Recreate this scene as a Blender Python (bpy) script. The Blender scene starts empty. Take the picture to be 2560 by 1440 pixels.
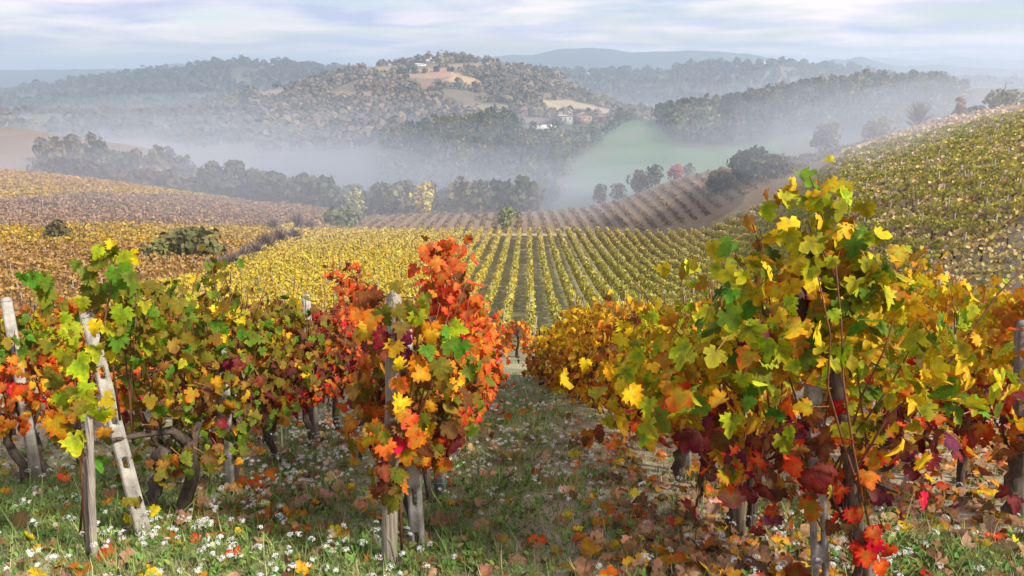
import bpy, math, random
import numpy as np
from mathutils import Vector, Matrix, Euler

random.seed(7)
rng = np.random.default_rng(11)
S = bpy.context.scene
COL = S.collection
rad = math.radians

# ------------------------------------------------------------------ camera
FPX, TH = 2009.0, rad(15.2)              # focal length in photo pixels, pitch below horizontal
CT, ST = math.cos(TH), math.sin(TH)
cam = bpy.data.cameras.new('camera')
cam.sensor_width = 36.0
cam.lens = 36.0 * FPX / 2560.0
cam.clip_start = 0.05
cam.clip_end = 60000.0
camo = bpy.data.objects.new('camera', cam)
COL.objects.link(camo)
camo.rotation_euler = (rad(90) - TH, 0, 0)
S.camera = camo

# ------------------------------------------------------------------ sky
SUN_EL, SUN_AZ = rad(41), rad(122)        # azimuth clockwise from straight ahead: sun to the right, a little behind
W = bpy.data.worlds.new('World')
S.world = W
W.use_nodes = True
wn, wl = W.node_tree.nodes, W.node_tree.links
wn.clear()
def N(t, nodes, **kw):
    n = nodes.new(t)
    for k, v in kw.items():
        if k.startswith('i_'):
            n.inputs[k[2:]].default_value = v
        else:
            setattr(n, k, v)
    return n
sky = N('ShaderNodeTexSky', wn, sky_type='NISHITA', sun_disc=False, sun_elevation=SUN_EL,
        sun_rotation=SUN_AZ, air_density=1.0, dust_density=1.2, ozone_density=1.5)
skym = N('ShaderNodeMix', wn, data_type='RGBA', blend_type='MULTIPLY')
skym.inputs['Factor'].default_value = 1.0
SKY_K = 0.115
skym.inputs['B'].default_value = (SKY_K, SKY_K, SKY_K, 1)
wl.new(sky.outputs['Color'], skym.inputs['A'])
tc = N('ShaderNodeTexCoord', wn)
sep = N('ShaderNodeSeparateXYZ', wn)
wl.new(tc.outputs['Generated'], sep.inputs[0])
zadd = N('ShaderNodeMath', wn, operation='MAXIMUM'); zadd.inputs[1].default_value = 0.0
wl.new(sep.outputs['Z'], zadd.inputs[0])
zz = N('ShaderNodeMath', wn, operation='ADD'); zz.inputs[1].default_value = 0.075
wl.new(zadd.outputs[0], zz.inputs[0])
cx = N('ShaderNodeMath', wn, operation='DIVIDE'); wl.new(sep.outputs['X'], cx.inputs[0]); wl.new(zz.outputs[0], cx.inputs[1])
cy = N('ShaderNodeMath', wn, operation='DIVIDE'); wl.new(sep.outputs['Y'], cy.inputs[0]); wl.new(zz.outputs[0], cy.inputs[1])
cmb = N('ShaderNodeCombineXYZ', wn); wl.new(cx.outputs[0], cmb.inputs['X']); wl.new(cy.outputs[0], cmb.inputs['Y'])
n1 = N('ShaderNodeTexNoise', wn, noise_dimensions='3D'); n1.inputs['Scale'].default_value = 0.55
n1.inputs['Detail'].default_value = 7.0; n1.inputs['Roughness'].default_value = 0.58; n1.inputs['Distortion'].default_value = 0.6
wl.new(cmb.outputs[0], n1.inputs['Vector'])
r1 = N('ShaderNodeValToRGB', wn)
r1.color_ramp.elements[0].position = 0.34; r1.color_ramp.elements[0].color = (0.15, 0.15, 0.15, 1)
r1.color_ramp.elements[1].position = 0.58; r1.color_ramp.elements[1].color = (1, 1, 1, 1)
wl.new(n1.outputs['Fac'], r1.inputs['Fac'])
n2 = N('ShaderNodeTexNoise', wn, noise_dimensions='3D'); n2.inputs['Scale'].default_value = 0.75
n2.inputs['Detail'].default_value = 7.0; n2.inputs['Distortion'].default_value = 0.5
mp = N('ShaderNodeMapping', wn); mp.inputs['Location'].default_value = (7.3, 2.1, 0.0)
wl.new(cmb.outputs[0], mp.inputs['Vector']); wl.new(mp.outputs[0], n2.inputs['Vector'])
cc = N('ShaderNodeMix', wn, data_type='RGBA')            # cloud colour: lavender grey .. pinkish cream
cc.inputs['A'].default_value = (0.37, 0.42, 0.60, 1)
cc.inputs['B'].default_value = (0.84, 0.735, 0.75, 1)
r2 = N('ShaderNodeValToRGB', wn)
r2.color_ramp.elements[0].position = 0.40; r2.color_ramp.elements[1].position = 0.60
wl.new(n2.outputs['Fac'], r2.inputs['Fac']); wl.new(r2.outputs['Color'], cc.inputs['Factor'])
fin = N('ShaderNodeMix', wn, data_type='RGBA')
wl.new(r1.outputs['Color'], fin.inputs['Factor']); wl.new(skym.outputs['Result'], fin.inputs['A']); wl.new(cc.outputs['Result'], fin.inputs['B'])
bg = N('ShaderNodeBackground', wn); bg.inputs['Strength'].default_value = 1.0
wl.new(fin.outputs['Result'], bg.inputs['Color'])
wo = N('ShaderNodeOutputWorld', wn); wl.new(bg.outputs[0], wo.inputs['Surface'])

# ------------------------------------------------------------------ sun
sl = bpy.data.lights.new('sun', 'SUN'); sl.energy = 4.4; sl.angle = rad(7.0); sl.color = (1.0, 0.93, 0.82)
so = bpy.data.objects.new('sun', sl); COL.objects.link(so)
sd = Vector((math.sin(SUN_AZ) * math.cos(SUN_EL), math.cos(SUN_AZ) * math.cos(SUN_EL), math.sin(SUN_EL)))
so.rotation_euler = (-sd).to_track_quat('-Z', 'Y').to_euler()
so.location = sd * 50

# ------------------------------------------------------------------ exposure / render
S.view_settings.view_transform = 'Standard'; S.view_settings.look = 'None'
S.view_settings.exposure = 0.60; S.view_settings.gamma = 1.0
S.render.engine = 'CYCLES'; S.render.filter_size = 1.15
cyc = S.cycles
cyc.use_denoising = True
try:
    cyc.denoiser = 'OPENIMAGEDENOISE'; cyc.denoising_input_passes = 'RGB_ALBEDO_NORMAL'; cyc.denoising_prefilter = 'ACCURATE'
except Exception: pass
cyc.max_bounces = 6; cyc.diffuse_bounces = 3; cyc.glossy_bounces = 2; cyc.transmission_bounces = 4
cyc.volume_bounces = 1; cyc.transparent_max_bounces = 8
cyc.use_adaptive_sampling = True; cyc.adaptive_threshold = 0.01
cyc.sample_clamp_indirect = 4.0

# ================================================================== helpers
def lin(r, g, b):
    f = lambda c: (c / 255 / 12.92) if c / 255 <= 0.04045 else ((c / 255 + 0.055) / 1.055) ** 2.4
    return (f(r), f(g), f(b))
def tag(o, label=None, cat=None, group=None, kind=None):
    if label: o['label'] = label
    if cat: o['category'] = cat
    if group: o['group'] = group
    if kind: o['kind'] = kind
    return o
def link(name, me, parent=None, loc=None):
    o = bpy.data.objects.new(name, me); COL.objects.link(o)
    if parent: o.parent = parent
    if loc is not None: o.location = loc
    return o
def empty(name, loc, rz=0.0):
    o = bpy.data.objects.new(name, None); COL.objects.link(o)
    o.location = loc; o.rotation_euler = (0, 0, rz); o.empty_display_size = 0.1
    return o
def mesh_np(name, V, F, mats, midx=None, col=None, smooth=False):
    V = np.asarray(V, np.float32); F = np.asarray(F, np.int32)
    me = bpy.data.meshes.new(name)
    k = F.shape[1]
    me.vertices.add(len(V)); me.vertices.foreach_set('co', V.ravel())
    me.loops.add(F.size); me.loops.foreach_set('vertex_index', F.ravel())
    me.polygons.add(len(F)); me.polygons.foreach_set('loop_start', np.arange(0, F.size, k, dtype=np.int32))
    if smooth: me.polygons.foreach_set('use_smooth', np.ones(len(F), bool))
    for m in (mats if isinstance(mats, (list, tuple)) else [mats]): me.materials.append(m)
    if midx is not None: me.polygons.foreach_set('material_index', np.asarray(midx, np.int32))
    if col is not None:
        c = np.ones((len(V), 4), np.float32); c[:, :3] = col
        a = me.color_attributes.new('col', 'FLOAT_COLOR', 'POINT'); a.data.foreach_set('color', c.ravel())
    me.update(calc_edges=True)
    return me
class MB:
    """collects triangles / quads into one mesh (quads split)"""
    def __init__(s): s.V = []; s.F = []; s.C = []; s.n = 0
    def add(s, V, F, c=(0.5, 0.5, 0.5)):
        V = np.asarray(V, float); F = np.asarray(F, int)
        if F.shape[1] == 4: F = np.concatenate([F[:, [0, 1, 2]], F[:, [0, 2, 3]]])
        s.V.append(V); s.F.append(F + s.n); s.n += len(V)
        c = np.asarray(c, float); s.C.append(np.broadcast_to(c, (len(V), 3)))
    def mesh(s, name, mat, smooth=False):
        return mesh_np(name, np.concatenate(s.V), np.concatenate(s.F), mat, col=np.concatenate(s.C), smooth=smooth)
BOXF = np.array([[0, 3, 2, 1], [4, 5, 6, 7], [0, 1, 5, 4], [1, 2, 6, 5], [2, 3, 7, 6], [3, 0, 4, 7]])
def boxv(x0, x1, y0, y1, z0, z1):
    return np.array([[x0, y0, z0], [x1, y0, z0], [x1, y1, z0], [x0, y1, z0], [x0, y0, z1], [x1, y0, z1], [x1, y1, z1], [x0, y1, z1]], float)
def tube(P, R, n=6, cap=True, jit=0.0, r=rng):
    P = np.asarray(P, float); R = np.broadcast_to(np.asarray(R, float), (len(P),))
    T = np.gradient(P, axis=0); T /= np.linalg.norm(T, axis=1)[:, None] + 1e-9
    ref = np.array([0.0, 1, 0]) if abs(T[0][1]) < 0.9 else np.array([1.0, 0, 0])
    V = []
    for i in range(len(P)):
        a = np.cross(T[i], ref); a /= np.linalg.norm(a) + 1e-9; b = np.cross(T[i], a)
        an = np.arange(n) * 2 * math.pi / n
        rr = R[i] * (1 + (r.uniform(-jit, jit, n) if jit else 0))
        V.append(P[i] + (np.cos(an) * rr)[:, None] * a + (np.sin(an) * rr)[:, None] * b)
    V = np.concatenate(V); F = []
    for i in range(len(P) - 1):
        for j in range(n):
            F.append([i * n + j, i * n + (j + 1) % n, (i + 1) * n + (j + 1) % n, (i + 1) * n + j])
    F = np.array(F); F3 = np.concatenate([F[:, [0, 1, 2]], F[:, [0, 2, 3]]])
    if cap:
        V = np.concatenate([V, P[-1:] , P[:1]]); k = len(V) - 2; b0 = (len(P) - 1) * n
        F3 = np.concatenate([F3, [[b0 + j, b0 + (j + 1) % n, k] for j in range(n)], [[(j + 1) % n, j, k + 1] for j in range(n)]])
    return V, F3
def rot_np(n, rx, ry, rz):
    cx_, sx = np.cos(rx), np.sin(rx); cy_, sy = np.cos(ry), np.sin(ry); cz, sz = np.cos(rz), np.sin(rz)
    o = np.zeros(n); l = np.ones(n)
    X = np.stack([l, o, o, o, cx_, -sx, o, sx, cx_], 1).reshape(n, 3, 3)
    Y = np.stack([cy_, o, sy, o, l, o, -sy, o, cy_], 1).reshape(n, 3, 3)
    Z = np.stack([cz, -sz, o, sz, cz, o, o, o, l], 1).reshape(n, 3, 3)
    return Z @ Y @ X
def frames(nrm, spin):
    """rotation matrices whose z axis is nrm and whose y axis points down-ish, spun by `spin`"""
    nrm = nrm / (np.linalg.norm(nrm, axis=1)[:, None] + 1e-9)
    d = np.tile(np.array([[0.0, 0.0, -1.0]]), (len(nrm), 1))
    y = d - (d * nrm).sum(1)[:, None] * nrm
    bad = np.linalg.norm(y, axis=1) < 1e-3
    y[bad] = np.array([0, 1.0, 0]); y -= (y * nrm).sum(1)[:, None] * nrm
    y /= np.linalg.norm(y, axis=1)[:, None] + 1e-9
    x = np.cross(y, nrm)
    c, s_ = np.cos(spin)[:, None], np.sin(spin)[:, None]
    x2, y2 = x * c + y * s_, -x * s_ + y * c
    return np.stack([x2, y2, nrm], 2)
def scatter(TV, TF, R, T, sc):
    """instances of template (TV,TF): R (n,3,3), T (n,3), sc (n,) or (n,3)"""
    n = len(T); sc = np.asarray(sc, float)
    if sc.ndim == 1: sc = sc[:, None].repeat(3, 1)
    V = np.einsum('nij,nkj->nki', R, TV[None] * sc[:, None, :]) + T[:, None, :]
    F = TF[None] + (np.arange(n) * len(TV))[:, None, None]
    return V.reshape(-1, 3), F.reshape(-1, TF.shape[1])
# ---- value noise
_perm = rng.random((256, 256))
def vnoise(x, y):
    xi = np.floor(x).astype(int); yi = np.floor(y).astype(int); fx = x - xi; fy = y - yi
    fx = fx * fx * (3 - 2 * fx); fy = fy * fy * (3 - 2 * fy)
    g = lambda a, b: _perm[a & 255, b & 255]
    return (g(xi, yi) * (1 - fx) + g(xi + 1, yi) * fx) * (1 - fy) + (g(xi, yi + 1) * (1 - fx) + g(xi + 1, yi + 1) * fx) * fy
def fbm(x, y, o=4):
    s = 0; a = 0.5
    for i in range(o): s = s + a * vnoise(x * 2 ** i + 17.3 * i, y * 2 ** i - 9.1 * i); a *= 0.5
    return s / (1 - 0.5 ** o)
# ---- photo pixel <-> world
def ray(px, py):
    u = (px - 1280) / FPX; v = (py - 720) / FPX
    return np.array([u, CT - v * ST, -ST - v * CT])
def at(px, py, D):
    d = ray(px, py); return d * (D / d[1])
def proj(x, y, z):
    dep = y * CT - z * ST; dn = -z * CT - y * ST
    dep = np.maximum(dep, 0.05)
    return 1280 + FPX * x / dep, 720 + FPX * dn / dep

# ================================================================== terrain
# each list runs across the view: (photo column, distance ahead, photo row  or  negative height)
CURVES = [
 [(-900, 52, -14), (0, 60, 780), (300, 62, 790), (640, 52, -18.2), (900, 48, -16.6), (1600, 48, -16.6), (1900, 48, -16.8), (2100, 44, -15), (2330, 37, -12.2), (2560, 32, -9.6), (3400, 30, -6)],
 [(-900, 130, -21), (0, 130, 560), (300, 130, 575), (560, 138, 590), (730, 147, 590), (1600, 147, 590), (1760, 140, 585), (1900, 118, 572), (1990, 104, 545), (2100, 86, 500), (2330, 70, 455), (2560, 60, 425), (3400, 52, -1)],
 [(-900, 200, -19), (0, 200, 440), (120, 200, 450), (300, 200, 470), (420, 200, 487), (640, 198, 520), (760, 195, 528), (880, 190, 550), (960, 205, 540), (1100, 215, 533), (1290, 215, 531), (1400, 215, 528), (1480, 215, 518), (1560, 212, 498), (1640, 208, 470), (1720, 205, 443), (1820, 200, 420), (1950, 192, 403), (2060, 178, 385), (2160, 162, 358), (2330, 140, 318), (2450, 122, 298), (2560, 110, 285), (3400, 100, 4)],
 [(-900, 270, -42), (0, 270, -40), (640, 270, -48), (1290, 280, -50), (1640, 290, -50), (1950, 280, -46), (2330, 250, -36), (2560, 230, -28), (3400, 220, -20)],
 [(-900, 420, 300), (0, 400, 322), (80, 400, 330), (160, 400, 350), (300, 400, 368), (420, 400, 395), (640, 410, -66), (900, 420, -70), (1290, 420, -66), (1500, 420, -60), (1700, 430, -51), (1900, 440, -48), (2560, 430, -44), (3400, 400, -40)],
 [(-900, 700, -68), (0, 700, -70), (400, 700, -74), (640, 700, -75), (900, 690, -70), (1010, 680, 345), (1080, 680, 325), (1180, 680, 312), (1260, 690, 308), (1350, 700, 312), (1520, 700, 306), (1600, 700, 303), (1650, 705, 300), (1700, 720, 290), (1760, 730, 283), (1820, 740, 273), (1880, 740, 261), (1960, 740, 241), (2060, 740, 226), (2180, 740, 217), (2330, 740, 221), (2390, 740, 236), (2440, 760, 222), (2560, 770, 220), (3400, 780, 215)],
 [(-900, 1000, -77), (400, 1000, -76), (560, 1000, -72), (700, 1000, -63), (900, 1000, -60), (1100, 1000, -62), (1350, 1000, -70), (1640, 1000, -74), (3400, 1000, -70)],
 [(-900, 1300, -78), (400, 1300, -76), (600, 1290, 300), (760, 1280, 268), (900, 1270, 242), (1000, 1270, 232), (1130, 1270, 232), (1290, 1280, 246), (1420, 1290, 262), (1520, 1300, 283), (1640, 1300, -70), (3400, 1300, -74)],
 [(-900, 1600, -85), (300, 1600, -85), (480, 1600, 284), (560, 1600, 264), (650, 1600, 232), (760, 1600, 207), (850, 1600, 187), (940, 1600, 165), (1000, 1600, 160), (1060, 1600, 152), (1130, 1600, 149), (1190, 1600, 155), (1240, 1600, 166), (1300, 1600, 178), (1350, 1600, 187), (1420, 1600, 205), (1460, 1600, 224), (1520, 1600, 255), (1560, 1600, 273), (1640, 1600, 296), (1800, 1600, -80), (3400, 1600, -80)],
 [(-900, 2050, -95), (3400, 2050, -95)],
 [(-900, 2800, -100), (0, 2800, 238), (130, 2800, 215), (260, 2800, 200), (430, 2800, 180), (530, 2800, 165), (640, 2800, 165), (720, 2800, 166), (800, 2800, 176), (870, 2800, 182), (1000, 2800, 186), (1370, 2800, 184), (1500, 2800, 186), (1600, 2800, 190), (1690, 2800, 181), (1750, 2800, 169), (1850, 2800, 162), (1900, 2800, 156), (1960, 2800, 159), (2040, 2800, 168), (2200, 2800, 190), (2400, 2800, 204), (2560, 2800, 210), (3400, 2800, 220)],
 [(-900, 3700, -130), (3400, 3700, -110)],
 [(-900, 5000, 178), (0, 5000, 176), (370, 5000, 171), (440, 5000, 158), (520, 5000, 163), (600, 5000, 169), (740, 5000, 163), (830, 5000, 160), (900, 5000, 164), (1000, 5000, 169), (1120, 5000, 160), (1170, 5000, 152), (1250, 5000, 139), (1300, 5000, 137), (1330, 5000, 137), (1400, 5000, 122), (1480, 5000, 119), (1530, 5000, 124), (1580, 5000, 131), (1640, 5000, 129), (1720, 5000, 126), (1800, 5000, 129), (1880, 5000, 136), (1940, 5000, 149), (2000, 5000, 162), (2040, 5000, 161), (2080, 5000, 147), (2110, 5000, 150), (2150, 5000, 142), (2200, 5000, 156), (2260, 5000, 167), (2340, 5000, 161), (2400, 5000, 168), (2560, 5000, 174), (3400, 5000, 176)],
 [(-900, 6300, -60), (3400, 6300, -60)],
 [(-900, 8200, 176), (1900, 8200, 172), (2100, 8200, 158), (2200, 8200, 144), (2300, 8200, 153), (2380, 8200, 140), (2460, 8200, 148), (2560, 8200, 149), (2700, 8200, 152), (3400, 8200, 172)],
 [(-900, 12000, -200), (3400, 12000, -200)],
]
TT = np.linspace(-2.6, 2.6, 5201)
KD, KZ = [], []
for y_, z_ in ((-14, 2.3), (8, -3.86), (14, -5.54), (20, -7.22)):
    KD.append(np.full_like(TT, y_)); KZ.append(np.full_like(TT, z_))
for ci, cv in enumerate(CURVES):
    t_, d_, z_ = [], [], []
    for px, D, val in cv:
        if val < 0: z = val; v = math.tan(math.atan2(-z, D) - TH)
        else: v = (val - 720) / FPX; z = -D * math.tan(TH + math.atan(v))
        t_.append((px - 1280) / FPX / (CT - v * ST)); d_.append(D); z_.append(z)
    d = np.interp(TT, t_, d_); z = np.interp(TT, t_, z_)
    w = 17 if ci < 6 else 9
    k = np.hanning(w + 2)[1:-1]; k /= k.sum()
    pad = lambda a: np.convolve(np.pad(a, w // 2, mode='edge'), k, 'valid')
    KD.append(pad(d)); KZ.append(pad(z))
KD = np.array(KD); KZ = np.array(KZ); NK = len(KD)
def H(x, y, detail=True):
    x = np.asarray(x, float); y = np.asarray(y, float); shp = np.broadcast(x, y).shape
    x = np.broadcast_to(x, shp).ravel(); y = np.broadcast_to(y, shp).ravel()
    t = np.where(y > 15, x / np.maximum(y, 15), x / 15)
    ti = np.clip((t + 2.6) / 0.001, 0, 5199.999); i0 = ti.astype(int); fr = ti - i0
    D = KD[:, i0] * (1 - fr) + KD[:, i0 + 1] * fr
    Z = KZ[:, i0] * (1 - fr) + KZ[:, i0 + 1] * fr
    h = np.diff(D, axis=0); dl = np.diff(Z, axis=0) / h
    m = np.zeros_like(D); m[0] = dl[0]; m[-1] = dl[-1]
    same = dl[:-1] * dl[1:] > 0
    w1 = 2 * h[1:] + h[:-1]; w2 = h[1:] + 2 * h[:-1]
    with np.errstate(divide='ignore', invalid='ignore'):
        hm = (w1 + w2) / (w1 / dl[:-1] + w2 / dl[1:])
    m[1:-1] = np.where(same, hm, 0)
    k = np.clip((D[:, :] <= y[None]).sum(0) - 1, 0, NK - 2)
    ar = np.arange(len(y))
    d0, d1, z0, z1, m0, m1 = D[k, ar], D[k + 1, ar], Z[k, ar], Z[k + 1, ar], m[k, ar], m[k + 1, ar]
    hh = d1 - d0; s = np.clip((y - d0) / hh, 0, 1.2)
    z = (2 * s**3 - 3 * s**2 + 1) * z0 + (s**3 - 2 * s**2 + s) * hh * m0 + (-2 * s**3 + 3 * s**2) * z1 + (s**3 - s**2) * hh * m1
    if detail:
        z = z + (fbm(x * 0.9, y * 0.9, 3) - 0.5) * 0.10 * np.clip(1.3 - y / 60, 0, 1)
        a = np.clip((y - 300) / 500, 0, 1)
        z = z + a * (fbm(x / 60, y / 60, 4) - 0.5) * np.clip(y * 0.006, 0, 12)
        z = z + np.clip((y - 900) / 800, 0, 1) * np.clip((4300 - y) / 1500, 0, 1) * (fbm(x / 210, y / 210, 4) - 0.5) * 22
    return z.reshape(shp)
# visibility table: largest ground slope met before y
VY = np.concatenate([np.linspace(3, 60, 115), np.geomspace(61, 3000, 260)])
VT = np.linspace(-0.9, 0.9, 181)
_g = H(VT[:, None] * VY[None], VY[None] + 0 * VT[:, None]) / VY[None]
VM = np.maximum.accumulate(_g, axis=1)
def visible(x, y, ztop, slack=0.0):
    t = np.clip(np.round((x / y + 0.9) / 0.01).astype(int), 0, 180)
    k = np.clip(np.searchsorted(VY, y * 0.985) - 1, 0, len(VY) - 1)
    return ztop / y + slack > VM[t, k]
def hit(px, py, dmin=2.0):
    d = ray(px, py); ys = np.concatenate([np.linspace(dmin, 60, 600), np.geomspace(60.1, 9000, 3000)]); ys = ys[ys >= dmin]
    P = d[None] * (ys / d[1])[:, None]
    under = P[:, 2] <= H(P[:, 0], P[:, 1])
    i = int(np.argmax(under)) if under.any() else len(ys) - 1
    return P[i]
def gp(px, py):                     # point of the near hillside under a photo pixel
    d = ray(px, py); s = 1.62 / (-d[2] - 0.28 * d[1]); p = d * s
    p[2] = float(H(p[0], p[1])); return p

def inpoly(px, py, poly):
    poly = np.array(poly, float); n = len(poly); ins = np.zeros(px.shape, bool); j = n - 1
    for i in range(n):
        xi, yi = poly[i]; xj, yj = poly[j]
        c = ((yi > py) != (yj > py)) & (px < (xj - xi) * (py - yi) / (yj - yi + 1e-12) + xi)
        ins ^= c; j = i
    return ins

# ---------------------------------------------------------------- materials
def mat_new(name):
    m = bpy.data.materials.new(name); m.use_nodes = True
    nt = m.node_tree; nt.nodes.clear()
    out = N('ShaderNodeOutputMaterial', nt.nodes)
    return m, nt.nodes, nt.links, out
def mat_attr(name, rough=0.8, spec=0.2, trans=0.0, nscale=8.0, namp=0.35, bump=0.0, bscale=40.0, objvar=0.0, stretch=None, spots=0.0):
    """colour comes from the mesh attribute 'col', varied by noise and, for copies, by object"""
    m, nn, ll, out = mat_new(name)
    at_ = N('ShaderNodeAttribute', nn, attribute_name='col')
    geo = N('ShaderNodeNewGeometry', nn)
    no = N('ShaderNodeTexNoise', nn); no.inputs['Scale'].default_value = nscale; no.inputs['Detail'].default_value = 5.0; no.inputs['Roughness'].default_value = 0.65
    vec = geo.outputs['Position']
    if stretch:
        tcn = N('ShaderNodeTexCoord', nn); mpn = N('ShaderNodeMapping', nn); mpn.inputs['Scale'].default_value = stretch
        ll.new(tcn.outputs['Object'], mpn.inputs['Vector']); vec = mpn.outputs[0]
    ll.new(vec, no.inputs['Vector'])
    mr = N('ShaderNodeMapRange', nn); mr.inputs['From Min'].default_value = 0.3; mr.inputs['From Max'].default_value = 0.7
    mr.inputs['To Min'].default_value = 1 - namp; mr.inputs['To Max'].default_value = 1 + namp
    ll.new(no.outputs['Fac'], mr.inputs['Value'])
    mul = N('ShaderNodeMix', nn, data_type='RGBA', blend_type='MULTIPLY'); mul.inputs['Factor'].default_value = 1.0
    ll.new(at_.outputs['Color'], mul.inputs['A']); ll.new(mr.outputs[0], mul.inputs['B'])
    c = mul.outputs['Result']
    if spots:                                       # browned blotches of the dying leaf
        ns = N('ShaderNodeTexNoise', nn); ns.inputs['Scale'].default_value = 62.0; ns.inputs['Detail'].default_value = 4.0; ns.inputs['Roughness'].default_value = 0.7
        ll.new(vec, ns.inputs['Vector'])
        ms = N('ShaderNodeMapRange', nn); ms.inputs['From Min'].default_value = 0.55; ms.inputs['From Max'].default_value = 0.70; ms.inputs['To Max'].default_value = spots
        ll.new(ns.outputs['Fac'], ms.inputs['Value'])
        mxs = N('ShaderNodeMix', nn, data_type='RGBA'); mxs.inputs['B'].default_value = (0.17, 0.065, 0.025, 1)
        ll.new(ms.outputs[0], mxs.inputs['Factor']); ll.new(c, mxs.inputs['A']); c = mxs.outputs['Result']
    if objvar:
        oi = N('ShaderNodeObjectInfo', nn)
        hs = N('ShaderNodeHueSaturation', nn)
        mh = N('ShaderNodeMapRange', nn); mh.inputs['To Min'].default_value = 0.5 - 0.035 * objvar; mh.inputs['To Max'].default_value = 0.5 + 0.035 * objvar
        ll.new(oi.outputs['Random'], mh.inputs['Value']); ll.new(mh.outputs[0], hs.inputs['Hue'])
        wn2 = N('ShaderNodeTexWhiteNoise', nn, noise_dimensions='1D'); ll.new(oi.outputs['Random'], wn2.inputs['W'])
        mv = N('ShaderNodeMapRange', nn); mv.inputs['To Min'].default_value = 1 - 0.3 * objvar; mv.inputs['To Max'].default_value = 1 + 0.3 * objvar
        ll.new(wn2.outputs['Value'], mv.inputs['Value']); ll.new(mv.outputs[0], hs.inputs['Value'])
        ll.new(c, hs.inputs['Color']); c = hs.outputs['Color']
    b = N('ShaderNodeBsdfPrincipled', nn); b.inputs['Roughness'].default_value = rough; b.inputs['Specular IOR Level'].default_value = spec
    ll.new(c, b.inputs['Base Color'])
    if bump:
        nb = N('ShaderNodeTexNoise', nn); nb.inputs['Scale'].default_value = bscale; nb.inputs['Detail'].default_value = 6.0
        ll.new(vec, nb.inputs['Vector'])
        bp = N('ShaderNodeBump', nn); bp.inputs['Strength'].default_value = bump; bp.inputs['Distance'].default_value = 0.02
        ll.new(nb.outputs['Fac'], bp.inputs['Height']); ll.new(bp.outputs[0], b.inputs['Normal'])
    sh = b.outputs[0]
    if trans:
        tr = N('ShaderNodeBsdfTranslucent', nn); ll.new(c, tr.inputs['Color'])
        mx = N('ShaderNodeMixShader', nn); mx.inputs[0].default_value = trans
        ll.new(sh, mx.inputs[1]); ll.new(tr.outputs[0], mx.inputs[2]); sh = mx.outputs[0]
    ll.new(sh, out.inputs['Surface'])
    return m
M_GROUND = mat_attr('ground_soil_and_fields', rough=0.95, spec=0.1, nscale=2.2, namp=0.35, bump=0.6, bscale=9.0)
M_LEAF = mat_attr('vine_leaf', rough=0.6, spec=0.12, trans=0.26, nscale=45.0, namp=0.34, objvar=0.55, spots=0.55)
M_MASS = mat_attr('vine_foliage', rough=0.65, spec=0.1, trans=0.25, nscale=30.0, namp=0.30, spots=0.45)
M_FAR = mat_attr('far_foliage', rough=0.8, spec=0.1, trans=0.2, nscale=1.5, namp=0.25, objvar=0.5)
M_BARK = mat_attr('vine_bark', rough=0.95, spec=0.1, nscale=1.0, namp=0.5, bump=1.0, bscale=1.0, stretch=(60, 60, 9))
M_CANE = mat_attr('vine_cane', rough=0.7, spec=0.2, nscale=20.0, namp=0.3)
M_CONC = mat_attr('weathered_concrete', rough=0.9, spec=0.1, nscale=11.0, namp=0.42, bump=0.35, bscale=120.0)
M_WOOD = mat_attr('weathered_wood', rough=0.9, spec=0.1, nscale=1.0, namp=0.45, bump=0.9, bscale=1.0, stretch=(70, 70, 4))
M_WIRE = mat_attr('old_wire', rough=0.5, spec=0.4, nscale=20.0, namp=0.2)
M_PLANT = mat_attr('grass_and_weeds', rough=0.7, spec=0.15, trans=0.25, nscale=6.0, namp=0.3)
M_PETAL = mat_attr('white_petals', rough=0.7, spec=0.1, trans=0.2, nscale=30.0, namp=0.05)
M_HOUSE = mat_attr('plaster_and_tiles', rough=0.9, spec=0.1, nscale=0.8, namp=0.12)

# ---------------------------------------------------------------- ground sheet
tcols = np.concatenate([np.linspace(-2.4, -0.76, 46), np.linspace(-0.75, 0.75, 760), np.linspace(0.76, 2.4, 46)])
yrows = np.concatenate([np.linspace(-11, 2, 14), np.linspace(2.2, 24, 120), np.linspace(24.5, 70, 60), np.linspace(71.5, 230, 100),
                        np.linspace(234, 760, 90), np.linspace(770, 1700, 95), np.linspace(1725, 3000, 34), np.geomspace(3100, 5600, 24), np.geomspace(5900, 11800, 18)])
ox = 12.0
GX = tcols[None] * (yrows[:, None] + ox); GY = np.broadcast_to(yrows[:, None], GX.shape)
GZ = H(GX, GY)
nr, nc = GX.shape
PX, PY = proj(GX, GY, GZ)
g = np.zeros((nr, nc, 3))
def setc(mask, c): g[mask] = c
base_near = np.array([0.36, 0.30, 0.215])
setc(np.ones((nr, nc), bool), base_near)
nz = fbm(GX * 0.5, GY * 0.5, 4)[..., None]
near = GY < 24
g[near] = (base_near * (0.75 + 0.6 * nz))[near]
gg = np.clip((fbm(GX * 0.35 + 40, GY * 0.35, 3) - 0.42) * 5, 0, 1)[..., None]
g[near] = (g * (1 - 0.7 * gg) + np.array([0.17, 0.18, 0.085]) * 0.7 * gg)[near]
cr = np.clip((GY - 10) / 6, 0, 1)[..., None]; g[near] = (g * (1 - 0.75 * cr) + np.array([0.165, 0.165, 0.085]) * (0.7 + 0.6 * nz) * 0.75 * cr)[near]
lower = (GY >= 24) & (GY < 152)
grs = fbm(GX * 0.12, GY * 0.05, 4)[..., None]
lowc = np.array([0.23, 0.215, 0.10]) * (0.7 + 0.7 * grs) * (1 - np.clip((GY[..., None] - 70) / 90, 0, 1)) + np.array([0.42, 0.34, 0.20]) * (0.7 + 0.6 * grs) * np.clip((GY[..., None] - 70) / 90, 0, 1)
g[lower] = lowc[lower]
leftf = (GY >= 40) & (GY < 215) & (GX < -34 - 0.12 * (GY - 92)) & (GX < -30)
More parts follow.
